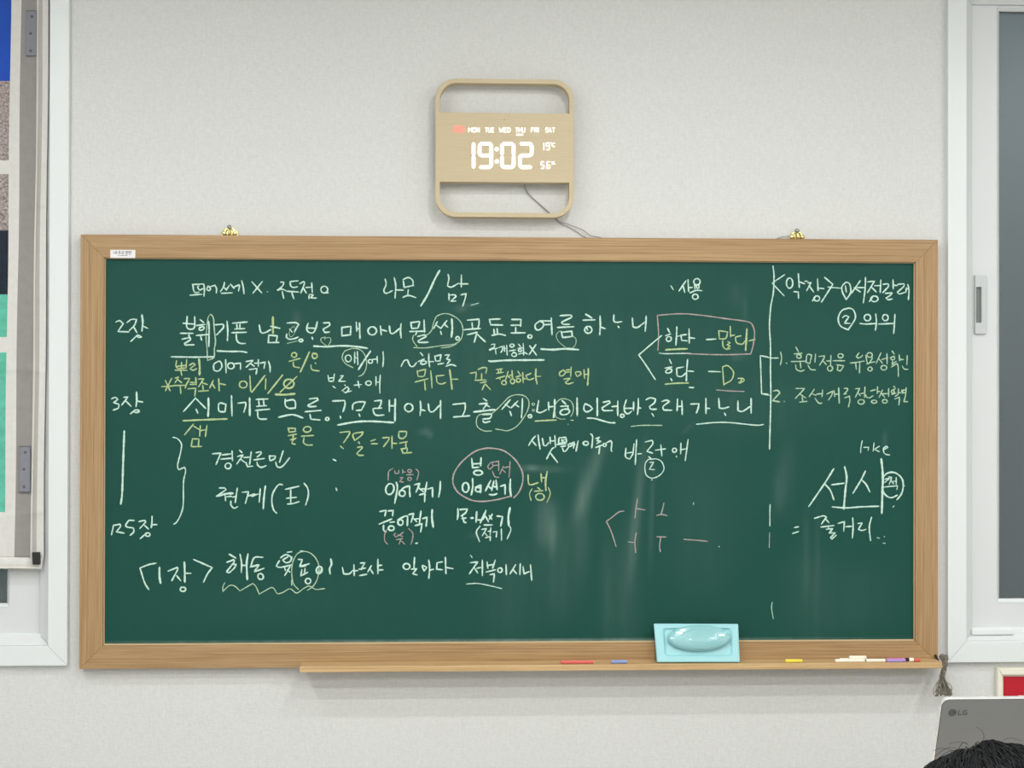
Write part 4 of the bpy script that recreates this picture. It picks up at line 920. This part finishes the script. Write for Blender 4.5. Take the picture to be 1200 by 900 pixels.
# ------------------------------------------------------------------ bundle of cord hanging from the tray's right end
rb = random.Random(11)
cb = root('cord_bundle', 'tangled grey-brown cord bundle hanging from the right end of the tray', 'cord', W(1104,795,0.06))
mb = MB()
for k in range(18):
    j = lambda a: rb.uniform(-a, a)
    ex = 1096.5+k*1.05; d = 0.062
    P = [W(1102+j(2),770+j(3),d-.02+j(.004)), W(1106+j(4.5),771+j(4),d-.01+j(.007)), W(1107+j(3.5),778+j(2),d+j(.008)), W(1106+j(3),785+j(2),d+j(.008)), W(1104+j(2.6),792.5,d+j(.005)),
         W((1104+ex)/2+j(1.2),800+j(2),d+j(.006)), W(ex+j(1.5),808+j(3),d+j(.008)), W(ex+j(2),814+j(2.5),d+j(.006)), W(ex+2+j(2),811+j(3),d+j(.006)), W(ex*.6+1104*.4+j(1.5),802+j(2),d+j(.006)), W(1104+j(1.5),794,d+j(.004))]
    mb.tube(smooth3(P, 6), 0.0013, 6)
# loose loops, crest and tail
mb.tube(smooth3([W(1103,794,.06),W(1098,800,.062),W(1094.5,807,.064),W(1094,813,.064),W(1098,815.5,.063),W(1101,811,.062),W(1103,803,.06)],6), 0.0009, 6)
mb.tube(smooth3([W(1106,793,.06),W(1109,799,.062),W(1114,803,.064),W(1115.5,808,.064),W(1112.5,812,.063),W(1108,809,.062),W(1105,802,.06)],6), 0.0011, 6)
mb.tube(smooth3([W(1104,792,.06),W(1109,802,.061),W(1111.5,812,.060),W(1113.6,822,.055),W(1115,838,.03),W(1116,870,.012),W(1117,930,.01)],6), 0.0013, 6)
for k in range(6):
    mb.tube(smooth3([W(1105,777,.055),W(1102+k*1.8,771+rb.uniform(-2,2),.055),W(1100.5+k*1.9,767.5+rb.uniform(-1,2),.056),W(1103+k*1.5,772,.054),W(1106,781,.055)],5), 0.0009, 6)
mb.build('cord_strands', M['bundle'], cb, smooth=True, kind='stuff')
MB().tube([W(1101,791.5,.066),W(1104,792.8,.070),W(1107.5,791.8,.066),W(1106,790.8,.052),W(1103,790.4,.052),W(1101,791.5,.066)], 0.0016, 6).build('cord_tie', M['bundle'], cb, smooth=True)
# ------------------------------------------------------------------ printed roman blind in front of window_1
bl = root('roman_blind', 'printed fabric roman blind with a window picture, hanging at the left edge', 'blind', (X(-30,.01), -0.012, Z(667,.012,20)))
ycols = [-118,-104,-92,-60,-57,-30,-28, 0]
def bxs(y):                                  # column boundaries at photo height y
    t = y/650.0
    base = [(-150,-156),(-138,-144),(-72,-76),(-62,-66),(13,5),(25,17),(44,36),(46,38),(50.5,43),(57,51)]
    return [a+(b-a)*t + 0.5*math.sin(y*0.021+a*0.1) for a, b in base]
rows = [-60,0,40,84,95,130,188,191,193,204,241,243,245,270,290,310,345,348,352,390,395,398,413,432,434,436,500,560,596,600,602,604,625,640,650]
full = []
for a, b in zip(rows, rows[1:]):
    n = max(1, int(abs(b-a)/8))
    full += [a+(b-a)*k/n for k in range(n)]
full += [650, 656]
vs = []; SUB = 5
creases = [192, 243, 350, 434, 602]
def cols(y):
    B = bxs(y); out = []
    for a, b in zip(B, B[1:]):
        for k in range(SUB): out.append(a+(b-a)*k/SUB)
    return out+[B[-1]]
nc = (len(bxs(0))-1)*SUB+1
for y in full:
    for i, x in enumerate(cols(y)):
        dd = 0.010+0.0016*math.sin(y*0.018+x*0.03)+0.0010*math.sin(x*0.35+y*0.004)
        for c_ in creases:
            q = y-(c_+0.12*(x-30)*math.sin(c_)); dd += 0.0026*math.exp(-(q/2.2)**2) - 0.0016*math.exp(-((q-6)/5)**2)
        dd += 0.0010*math.sin(0.11*(x*1.3+y*0.8)+2*math.sin(y*0.02))*(1 if y > 420 else .4)
        vs.append(W(x, y, dd))
mb = MB(); mb.v = [tuple(v) for v in vs]
names = ['cloth','cloth_grey','cloth_stripe','cloth_line','cloth_blue','cloth_blossom','cloth_navy','cloth_steel','cloth_teal']
def fmat(col, ym, xm_):
    if col in (0, 3, 9-1): pass
    if col == 8 or col == 4 or col == 0 or col == 2: return 0
    if col == 5: return 1 
    if col == 6: return 3
    if col == 7: return 2
    # picture fields: col 1 (left half) and col 3 (right half)
    if ym < 90: return 4
    if ym < 189: return 5
    if ym < 204: return 0
    if ym < 270: return 5
    if ym < 345: return 7 if (290 < ym < 310 and xm_ in (1, 2)) else 6
    if ym < 395: return 8
    if ym < 413: return 0
    if ym < 600: return 8
    return 0
for j in range(len(full)-1):
    ym = (full[j]+full[j+1])/2
    for i in range(nc-1):
        col = i//SUB; sub = i % SUB
        if col == 3 and 84 <= ym < 95: mi = 4 if (ym-84)/11 < (sub+1)/SUB else 5
        else: mi = fmat(col, ym, sub)
        mb.k = mi
        a = j*nc+i; mb.add([], []); mb.f.append((a, a+nc, a+nc+1, a+1)); mb.mi.append(mi)
fab = mb.build('blind_fabric', [M[n] for n in names], bl, smooth=True, fix=False)
sm = fab.modifiers.new('thickness', 'SOLIDIFY'); sm.thickness = 0.0008; sm.offset = 0
# printed hinges on the grey band
def quadplane(x0, y0_, x1, y1_, d, sh=0.0):
    return [W(x0+sh, y0_, d), W(x1+sh, y0_, d), W(x1, y1_, d), W(x0, y1_, d)]
for (xa, ya, xb, yb) in ((30.5,12.5,43.3,66), (22.5,523,35.8,577)):
    mb = MB()
    cells = 8
    for c_ in range(cells):
        t0, t1 = c_/cells, (c_+1)/cells
        dd = lambda y, x: 0.0155
        mb.add([W(xa+.5*(1-t0), ya+(yb-ya)*t0, .0150), W(xb+.5*(1-t0), ya+(yb-ya)*t0, .0150), W(xb+.5*(1-t1), ya+(yb-ya)*t1, .0150), W(xa+.5*(1-t1), ya+(yb-ya)*t1, .0150)], [(0,1,2,3)])
    hg = mb.build('printed_hinge', M['hinge'], bl, fix=False)
    hg.modifiers.new('t', 'SOLIDIFY').thickness = 0.0003
    for q in (.13, .5, .88):
        mb = MB()
        xx = xa+(xb-xa)*.42+(1.5 if q < .3 else 0); yy = ya+(yb-ya)*q
        mb.add([W(xx+1.7*math.cos(a), yy+1.7*math.sin(a), .0156) for a in [2*math.pi*k/14 for k in range(14)]], [tuple(range(14))])
        mb.build('printed_screw', M['hinge_dark'], bl, fix=False)
    mb = MB()
    for a, b in (((xa,yb-.6),(xb,yb-.6)), ((xb-.4,ya),(xb-.4,yb)), ((xa,ya+.3),(xb,ya+.3))): ribbon(mb, [a, b], 0.9, 0.0156, 0.0001, rnd, taper=False)
    mb.build('printed_outline', M['hinge_dark'], bl, fix=False)
# hem with rod, bottom rail, cord and stopper
P = [W(-156,652,.010), W(20,652.5,.010), W(50.5,653,.010)]
hem = MB().tube([W(-156,659,.012), W(-50,659.5,.012), W(20,660,.012), W(49.5,660.5,.012)], 0.0165, 14)
hem.v = [(x, -0.012+(y+0.012)*0.45, z) for x, y, z in hem.v]
hem.build('hem_pocket', M['cloth'], bl, smooth=True)
MB().tube([W(-158,664.5,.016), W(20,665,.016), W(48.5,665.3,.016)], 0.0035, 10).build('bottom_rod', M['cloth_line'], bl, smooth=True)
MB().tube(smooth3([W(44,-60,.016),W(42.5,200,.016),W(39,450,.017),W(37,600,.018),W(36.2,632,.019),W(36.5,650,.020),W(40,656,.020)],8), 0.0012, 6).build('pull_cord', M['cord'], bl, smooth=True)
ccx, ccz = X(43.3,.022,654), Z(654,.022,43)
mb = MB().prism([(ccx+a*1.0, ccz+b) for a, b in ((-0.0095,-0.017),(0.0105,-0.017),(0.0095,0.017),(-0.0115,0.017))], -0.032, -0.020)
mb.build('cord_stopper', M['black'], bl, bevel=0.002, label='black plastic cord stopper')
# ------------------------------------------------------------------ framed red sign on the wall below window_2
sg = root('framed_sign', 'red wall sign in a cream frame, under the right window', 'sign', (X(1200,.02,800), 0, Z(860,.02,1200)))
fx0, fz1 = X(1169,.02,800), Z(783,.02,1180); ix0, iz1 = X(1174.5,.02,800), Z(791,.02,1180); qx0, qz1 = X(1177,.018,800), Z(793.5,.018,1180)
fx1, fz0 = fx0+0.42, fz1-0.22
mitred('frame_side', (fx0,fx1,fz0,fz1), (ix0,fx1-(ix0-fx0),fz0+(fz1-iz1),iz1), -0.022, -0.001, M['cream'], sg, bevel=0.002, gap=0.0003)
mitred('frame_mat', (ix0,fx1-(ix0-fx0),fz0+(fz1-iz1),iz1), (qx0,fx1-(qx0-fx0),fz0+(fz1-qz1),qz1), -0.014, -0.001, M['cream'], sg, bevel=0.0005, slope=-0.010)
MB().box(qx0, fx1-(qx0-fx0), -0.010, -0.002, fz0+(fz1-qz1), qz1).build('red_sheet', M['red'], sg)
mb = MB().box(X(1193.4,.0105,816), fx1-0.06, -0.0106, -0.0101, Z(824,.0105,1195), Z(815,.0105,1195)); mb.build('white_print', M['sticker'], sg)
# ------------------------------------------------------------------ laptop, lid towards the camera
yc = -1.39; tilt = math.radians(20)
c0 = W(1103.3, 818.4, -yc)                     # top left corner of the lid
LW, LH = 0.356, 0.235
un = Vector((1, 0, 0)); dn = Vector((0, math.sin(tilt), -math.cos(tilt))); nn = Vector((0, -math.cos(tilt), -math.sin(tilt)))
lt = root('laptop', 'grey laptop with its lid open, behind the black-haired head', 'laptop', c0+dn*LH+un*LW/2)
def L3(a, b, l): return c0 + un*a + dn*b + nn*l
def lidring(mb, A, la, B, lb):
    n = len(A); mb.add([L3(x, -z, la) for x, z in A]+[L3(x, -z, lb) for x, z in B], [(i, (i+1) % n, n+(i+1) % n, n+i) for i in range(n)])
R0 = rrect(0, LW, -LH, 0, (.004,.004,.016,.016), 8); R1 = rrect(.0022, LW-.0022, -LH+.001, -.0022, (.004,.004,.0145,.0145), 8)
R2 = rrect(.0034, LW-.0034, -LH+.001, -.0034, (.004,.004,.0135,.0135), 8)
mb = MB(); lidring(mb, R0, -0.006, R0, -0.0015); lidring(mb, R0, -0.0015, R1, 0.0)
mb.add([L3(x,-z,-0.006) for x,z in R0], [tuple(range(len(R0)))]); mb.build('lid_rim', M['lid_rim'], lt, smooth=False, label='bright silver rim of the lid')
mb = MB(); lidring(mb, R1, 0.0, R1, -0.001); mb.add([L3(x,-z,-0.0008) for x,z in R1], [tuple(range(len(R1)))]); mb.build('lid_seam', M['lid_dark'], lt)
mb = MB(); mb.add([L3(x,-z,0.0003) for x,z in R2], [tuple(range(len(R2)))]); lidring(mb, R2, 0.0003, R2, -0.001)
lid = mb.build('lid_panel', M['lid'], lt)
mb = MB(); S_ = [L3(x,-z,-0.0063) for x,z in rrect(.008, LW-.008, -LH+.012, -.008, .003, 3)]; mb.add(S_, [tuple(range(len(S_)))]); mb.build('screen', M['black'], lt)
def ploter(mb, p, w_):
    a, b = Vector(p[0]), Vector(p[1]); t = (b-a).normalized(); n_ = Vector((-t.y, t.x))*w_/2; a = a-t*w_*.35; b = b+t*w_*.35
    mb.add([L3(q.x, q.y, 0.0006) for q in (a+n_, b+n_, b-n_, a-n_)], [(0,1,2,3)])
su = 0.00157                                 # metres per photo pixel at the lid
lgx = lambda p_: (p_-1103.3)*su+.0004+0.001
lgy = lambda p_: (p_-818.6)*su*1.09
mb = MB(); cx_, cy_, rr = lgx(1117.8), lgy(836.6), 5.0*su
mb.add([L3(cx_+rr*math.cos(a), cy_+rr*math.sin(a), 0.0005) for a in [2*math.pi*k/28 for k in range(28)]], [tuple(range(28))])
mb.build('logo_disc', M['logo'], lid, fix=False)
mb = MB()
for q in ([(cx_-.001,cy_-.0035),(cx_-.001,cy_+.003)], [(cx_-.001,cy_+.003),(cx_+.002,cy_+.003)]): ploter(mb, q, 0.0008)
for k in range(14):
    a0, a1 = math.radians(20+k*22), math.radians(20+(k+1)*22)
    ploter(mb, [(cx_+rr*.72*math.cos(a0), cy_+rr*.72*math.sin(a0)), (cx_+rr*.72*math.cos(a1), cy_+rr*.72*math.sin(a1))], 0.0007)
mb.v = [tuple(Vector(v)+nn*0.0002) for v in mb.v]
mb.build('logo_mark', M['lid'], lid, fix=False)
mb = MB(); word(mb, 'LG', lgx(1125.2), lgx(1135.2), lgy(834.0), lgy(839.2), 0.0019, ploter); mb.build('logo_lettering', M['logo'], lid, fix=False)
hb_ = c0+dn*LH
base = MB().prism([(hb_.x+.0, 0), (hb_.x+LW, 0), (hb_.x+LW, .24), (hb_.x+.0, .24)], 0, .014)
DZ = hb_.z-0.016
base.v = [(x, hb_.y-0.004+z, DZ+y+0.001) for x, y, z in base.v]
base.build('keyboard_base', M['lid'], lt, bevel=0.003)
MB().tube([hb_+Vector((.06,0,-.002)), hb_+Vector((LW-.06,0,-.002))], 0.006, 10).build('hinge_bar', M['lid_dark'], lt, smooth=True)
mb = MB()
for r_ in range(5):
    for k in range(13):
        x = hb_.x+0.03+k*0.0228; y = hb_.y+0.03+r_*0.021; mb.box(x, x+.019, y, y+.0175, DZ+.0145, DZ+.0165)
mb.build('keys', M['black'], lt, kind='stuff')
# desk carrying the laptop (below the frame)
dk = root('lectern_desk', 'plain wood-coloured desk under the grey laptop', 'desk', (hb_.x+.35, hb_.y+.12, 0))
MB().box(hb_.x-.12, hb_.x+1.0, hb_.y-.16, hb_.y+.25, DZ-.026, DZ+.0005).build('desk_top', M['desk'], dk, bevel=0.003)
for sx_ in (hb_.x-.09, hb_.x+.94):
    for sy_ in (hb_.y-.13, hb_.y+.20):
        MB().box(sx_, sx_+.03, sy_, sy_+.03, 0, DZ-.026).build('leg', M['metal'], dk, bevel=0.002)
MB().box(hb_.x-.06, hb_.x+.94, hb_.y-.125, hb_.y-.11, DZ-.40, DZ-.026).build('modesty_panel', M['desk'], dk)
# ------------------------------------------------------------------ person seated in front, seen from behind (only the crown is in frame)
pd = 1.34
v = fw + rt*((1171-600)/F) - up*((871.5-450)/F); crown = CAM + v*(pd/fw.dot(v))
HR = 0.103
hc = crown + Vector((0, 0.0, -0.122))        # centre of the skull
verts = []; edges = []; rad = []
def jt(p, r_, link=None):
    verts.append(tuple(Vector(p))); rad.append(r_); i = len(verts)-1
    if link is not None: edges.append((link, i))
    return i
bx_, by_ = hc.x, hc.y-0.02
seat = 0.45
pel = jt((bx_, by_-.02, seat+.11), (.15,.11))
wa = jt((bx_, by_-.04, seat+.27), (.125,.095), pel); chst = jt((bx_, by_-.04, seat+.42), (.15,.105), wa); shn = jt((bx_, by_-.02, seat+.545), (.10,.075), chst)
nk = jt((bx_, by_+.005, seat+.60), (.055,.055), shn); nk2 = jt((bx_, hc.y-.01, hc.z-.09), (.05,.052), nk)
for s_ in (-1, 1):
    sh = jt((bx_+s_*.165, by_-.03, seat+.505), (.06,.06), shn); el_ = jt((bx_+s_*.215, by_+.03, seat+.25), (.043,.043), sh); wr = jt((bx_+s_*.12, by_+.26, seat+.20), (.028,.024), el_)
    pm = jt((bx_+s_*.105, by_+.33, seat+.185), (.036,.016), wr)
    for k in range(4):
        o_ = (k-1.5)*.019; ln = (.062,.072,.068,.052)[k]
        f1 = jt((bx_+s_*.105+o_*.9, by_+.355, seat+.187), (.010,.010), pm); f2 = jt((bx_+s_*.103+o_, by_+.355+ln*.5, seat+.186), (.009,.009), f1); jt((bx_+s_*.10+o_, by_+.355+ln, seat+.172), (.0075,.0075), f2)
    t1 = jt((bx_+s_*.075, by_+.31, seat+.18), (.011,.011), pm); jt((bx_+s_*.055, by_+.345, seat+.178), (.009,.009), t1)
    hp = jt((bx_+s_*.09, by_+.04, seat+.085), (.095,.085), pel); kn = jt((bx_+s_*.11, by_+.42, seat+.065), (.062,.062), hp); an = jt((bx_+s_*.11, by_+.44, .10), (.040,.042), kn)
    hl = jt((bx_+s_*.11, by_+.42, .045), (.04,.04), an); jt((bx_+s_*.12, by_+.58, .035), (.042,.030), hl)
me = bpy.data.meshes.new('person'); me.from_pydata([Vector(a)-Vector((bx_,by_,0)) for a in verts], edges, [])
person = bpy.data.objects.new('person', me); S.collection.objects.link(person); person.location = (bx_, by_, 0)
person['label'] = 'seated person with black hair, only the crown seen at the lower right'; person['category'] = 'person'
sk_ = person.modifiers.new('skin', 'SKIN'); sk_.use_smooth_shade = True
for i, sv in enumerate(me.skin_vertices[0].data): sv.radius = rad[i]; sv.use_root = (i == 0)
person.modifiers.new('sub', 'SUBSURF').levels = 2; person.modifiers['sub'].render_levels = 2
me.materials.append(M['sweater'])
# bare hands and neck on the same continuous body: skin where y > 0.28 and z > 0.59 (hands) or z > 1.055 (neck)
t_ = M['sweater'].node_tree; tc_ = t_.nodes.new('ShaderNodeTexCoord'); sp_ = t_.nodes.new('ShaderNodeSeparateXYZ'); t_.links.new(tc_.outputs['Object'], sp_.inputs[0])
def gt(sock, v_):
    n_ = t_.nodes.new('ShaderNodeMath'); n_.operation = 'GREATER_THAN'; n_.inputs[1].default_value = v_; t_.links.new(sp_.outputs[sock], n_.inputs[0]); return n_
def op(k_, a_, b_):
    n_ = t_.nodes.new('ShaderNodeMath'); n_.operation = k_; t_.links.new(a_.outputs[0], n_.inputs[0]); t_.links.new(b_.outputs[0], n_.inputs[1]); return n_
msk = op('MAXIMUM', op('MULTIPLY', gt('Y', .255), gt('Z', .59)), gt('Z', 1.05))
mx_ = t_.nodes.new('ShaderNodeMix'); mx_.data_type = 'RGBA'; pr_ = t_.nodes['Principled BSDF']
t_.links.new(pr_.inputs['Base Color'].links[0].from_socket, mx_.inputs[6]); mx_.inputs[7].default_value = (0.60,0.40,0.30,1)
t_.links.new(msk.outputs[0], mx_.inputs[0]); t_.links.new(mx_.outputs[2], pr_.inputs['Base Color'])
# head with face
def hf(d):
    k = 1.0
    if d.y > 0.3:
        k += 0.17*math.exp(-((d.x)/.13)**2-((d.z+.20)/.13)**2) + 0.05*math.exp(-((d.x)/.09)**2-((d.z+.05)/.16)**2)            # nose
        k -= 0.05*math.exp(-((abs(d.x)-.36)/.16)**2-((d.z-.02)/.12)**2)     # eye sockets
        k += 0.03*math.exp(-((d.x)/.25)**2-((d.z+.52)/.08)**2)              # lips
        k += 0.05*math.exp(-((d.x)/.3)**2-((d.z+.85)/.15)**2)               # chin
    if d.z < -.2: k -= 0.10*(abs(d.x))*(-d.z)
    return k
head = MB().ball(hc, .076, .094, .115, 48, 32, hf).build('head', M['skin'], person, smooth=True)
for s_ in (-1, 1):
    MB().ball(hc+Vector((s_*.079, .005, -.018)), .008, .018, .031, 14, 10).build('ear', M['skin'], head, smooth=True)
    MB().ball(hc+Vector((s_*.029, .0795, .002)), .0115, .007, .0052, 16, 10).build('eye', M['chalk_ivory'], head, smooth=True)
    MB().ball(hc+Vector((s_*.029, .0852, .002)), .0048, .0022, .0048, 12, 8).build('iris', M['hair'], head, smooth=True)
    MB().tube([hc+Vector((s_*.016, .087, .018)), hc+Vector((s_*.030, .085, .0215)), hc+Vector((s_*.043, .078, .018))], [.0016,.0022,.001], 6).build('eyebrow', M['hair'], head, smooth=True)
MB().ball(hc+Vector((0, .0845, -.060)), .019, .006, .0048, 18, 10).build('lips', M['lips'], head, smooth=True)
# hair: cap plus locks and loose strands
hrnd = random.Random(5)
HROT = Matrix.Rotation(math.radians(-38), 3, 'X')
def hk(d):
    return 1+0.014*math.sin(9*d.x+4*d.y)+0.010*math.sin(23*d.x+2)*max(0,d.z)
vs_, fs_ = [], []
cap = MB(); NU, NV = 64, 26
top = hc+Vector((0,-.006,.012))
for j in range(NV+1):
    th = math.radians(2+ j*(118/NV))
    for i in range(NU):
        ph = 2*math.pi*i/NU; d = Vector((math.sin(th)*math.cos(ph), math.sin(th)*math.sin(ph), math.cos(th)))
        lim = 1.0
        if d.y > .35 and d.z < .45: lim = 0.93        # fringe stays close over the forehead
        vs_.append(top+Vector((d.x*.096, d.y*.107, d.z*.106))*hk(d)*lim)
for j in range(NV):
    for i in range(NU):
        k = (i+1) % NU
        cxm = (vs_[j*NU+i]+vs_[(j+1)*NU+k])/2 - top
        if cxm.y > .045 and cxm.z < .030: continue      # open face
        fs_.append((j*NU+i, (j+1)*NU+i, (j+1)*NU+k, j*NU+k))
fs_.append(tuple(range(NU)))
hair = cap.add(vs_, fs_).build('hair', M['hair'], person, smooth=True)
hair.modifiers.new('t', 'SOLIDIFY').thickness = 0.004
st = MB()
def strand(th, ph, L_, r_, lift, curl):
    pts = []; n_ = 7
    for q in range(n_):
        t_ = q/(n_-1); a = th+t_*L_; b = ph+curl*t_
        d = HROT @ Vector((math.sin(a)*math.cos(b), math.sin(a)*math.sin(b), math.cos(a)))
        e_ = 1.0+lift*math.sin(math.pi*min(1, t_*1.1))+0.004
        pts.append(top+Vector((d.x*.096, d.y*.107, d.z*.106))*hk(d)*e_)
    st.tube(pts, [r_, r_, r_, r_*.9, r_*.8, r_*.6, r_*.25], 3, caps=False)
for k in range(5200):
    th = math.acos(1-hrnd.random()*0.95); ph = hrnd.uniform(0, 2*math.pi)
    dq = HROT @ Vector((math.sin(th)*math.cos(ph), math.sin(th)*math.sin(ph), math.cos(th)))
    if (dq.y > .30 and dq.z < .45) or dq.z < -.55: continue
    strand(th, ph, hrnd.uniform(.22,.5), hrnd.uniform(.00035,.0008), hrnd.uniform(.0,.035), hrnd.uniform(-.12,.12))
st.build('hair_strands', M['hair'], person, smooth=True, kind='stuff', fix=False)
fl = MB()
for (a, b, c_, d_, r_) in (((1152,872),(1153,862),(1150,856),(1144,852),.00022), ((1096,886),(1104,880),(1112,876),(1122,877),.0002), ((1093,880),(1102,877),(1110,878),(1118,880),.00018),
                       ((1122,881),(1126,873),(1130,870),(1134,872),.0003), ((1098,891),(1106,884),(1114,880),(1124,880),.00025), ((1175,868),(1183,865),(1190,866),(1198,868),.00018), ((1112,872),(1120,870),(1128,870),(1136,874),.00018)):
    P = []
    for (qx, qy) in (a, b, c_, d_):
        v = fw + rt*((qx-600)/F) - up*((qy-450)/F); P.append(CAM+v*((pd-.01)/fw.dot(v)))
    fl.tube(smooth3(P, 6), r_, 4)
fl.build('flyaway_hairs', M['hair'], person, smooth=True, kind='stuff', fix=False)
# chair under the person (out of frame)
chr_ = root('student_chair', 'plain school chair under the seated person', 'chair', (bx_, by_, 0))
MB().box(bx_-.2, bx_+.2, by_-.2, by_+.2, seat-.03, seat-.005).build('seat', M['chair'], chr_, bevel=.01)
MB().box(bx_-.19, bx_+.19, by_-.22, by_-.20, seat+.18, seat+.40).build('backrest', M['chair'], chr_, bevel=.008)
for sx_ in (-.18, .18):
    for sy_ in (-.19, .18):
        MB().tube([(bx_+sx_, by_+sy_-(.02 if sy_ < 0 else 0), 0), (bx_+sx_, by_+sy_-(.02 if sy_ < 0 else 0), (seat+.36 if sy_ < 0 else seat-.02))], .011, 10).build('leg', M['metal'], chr_, smooth=True)
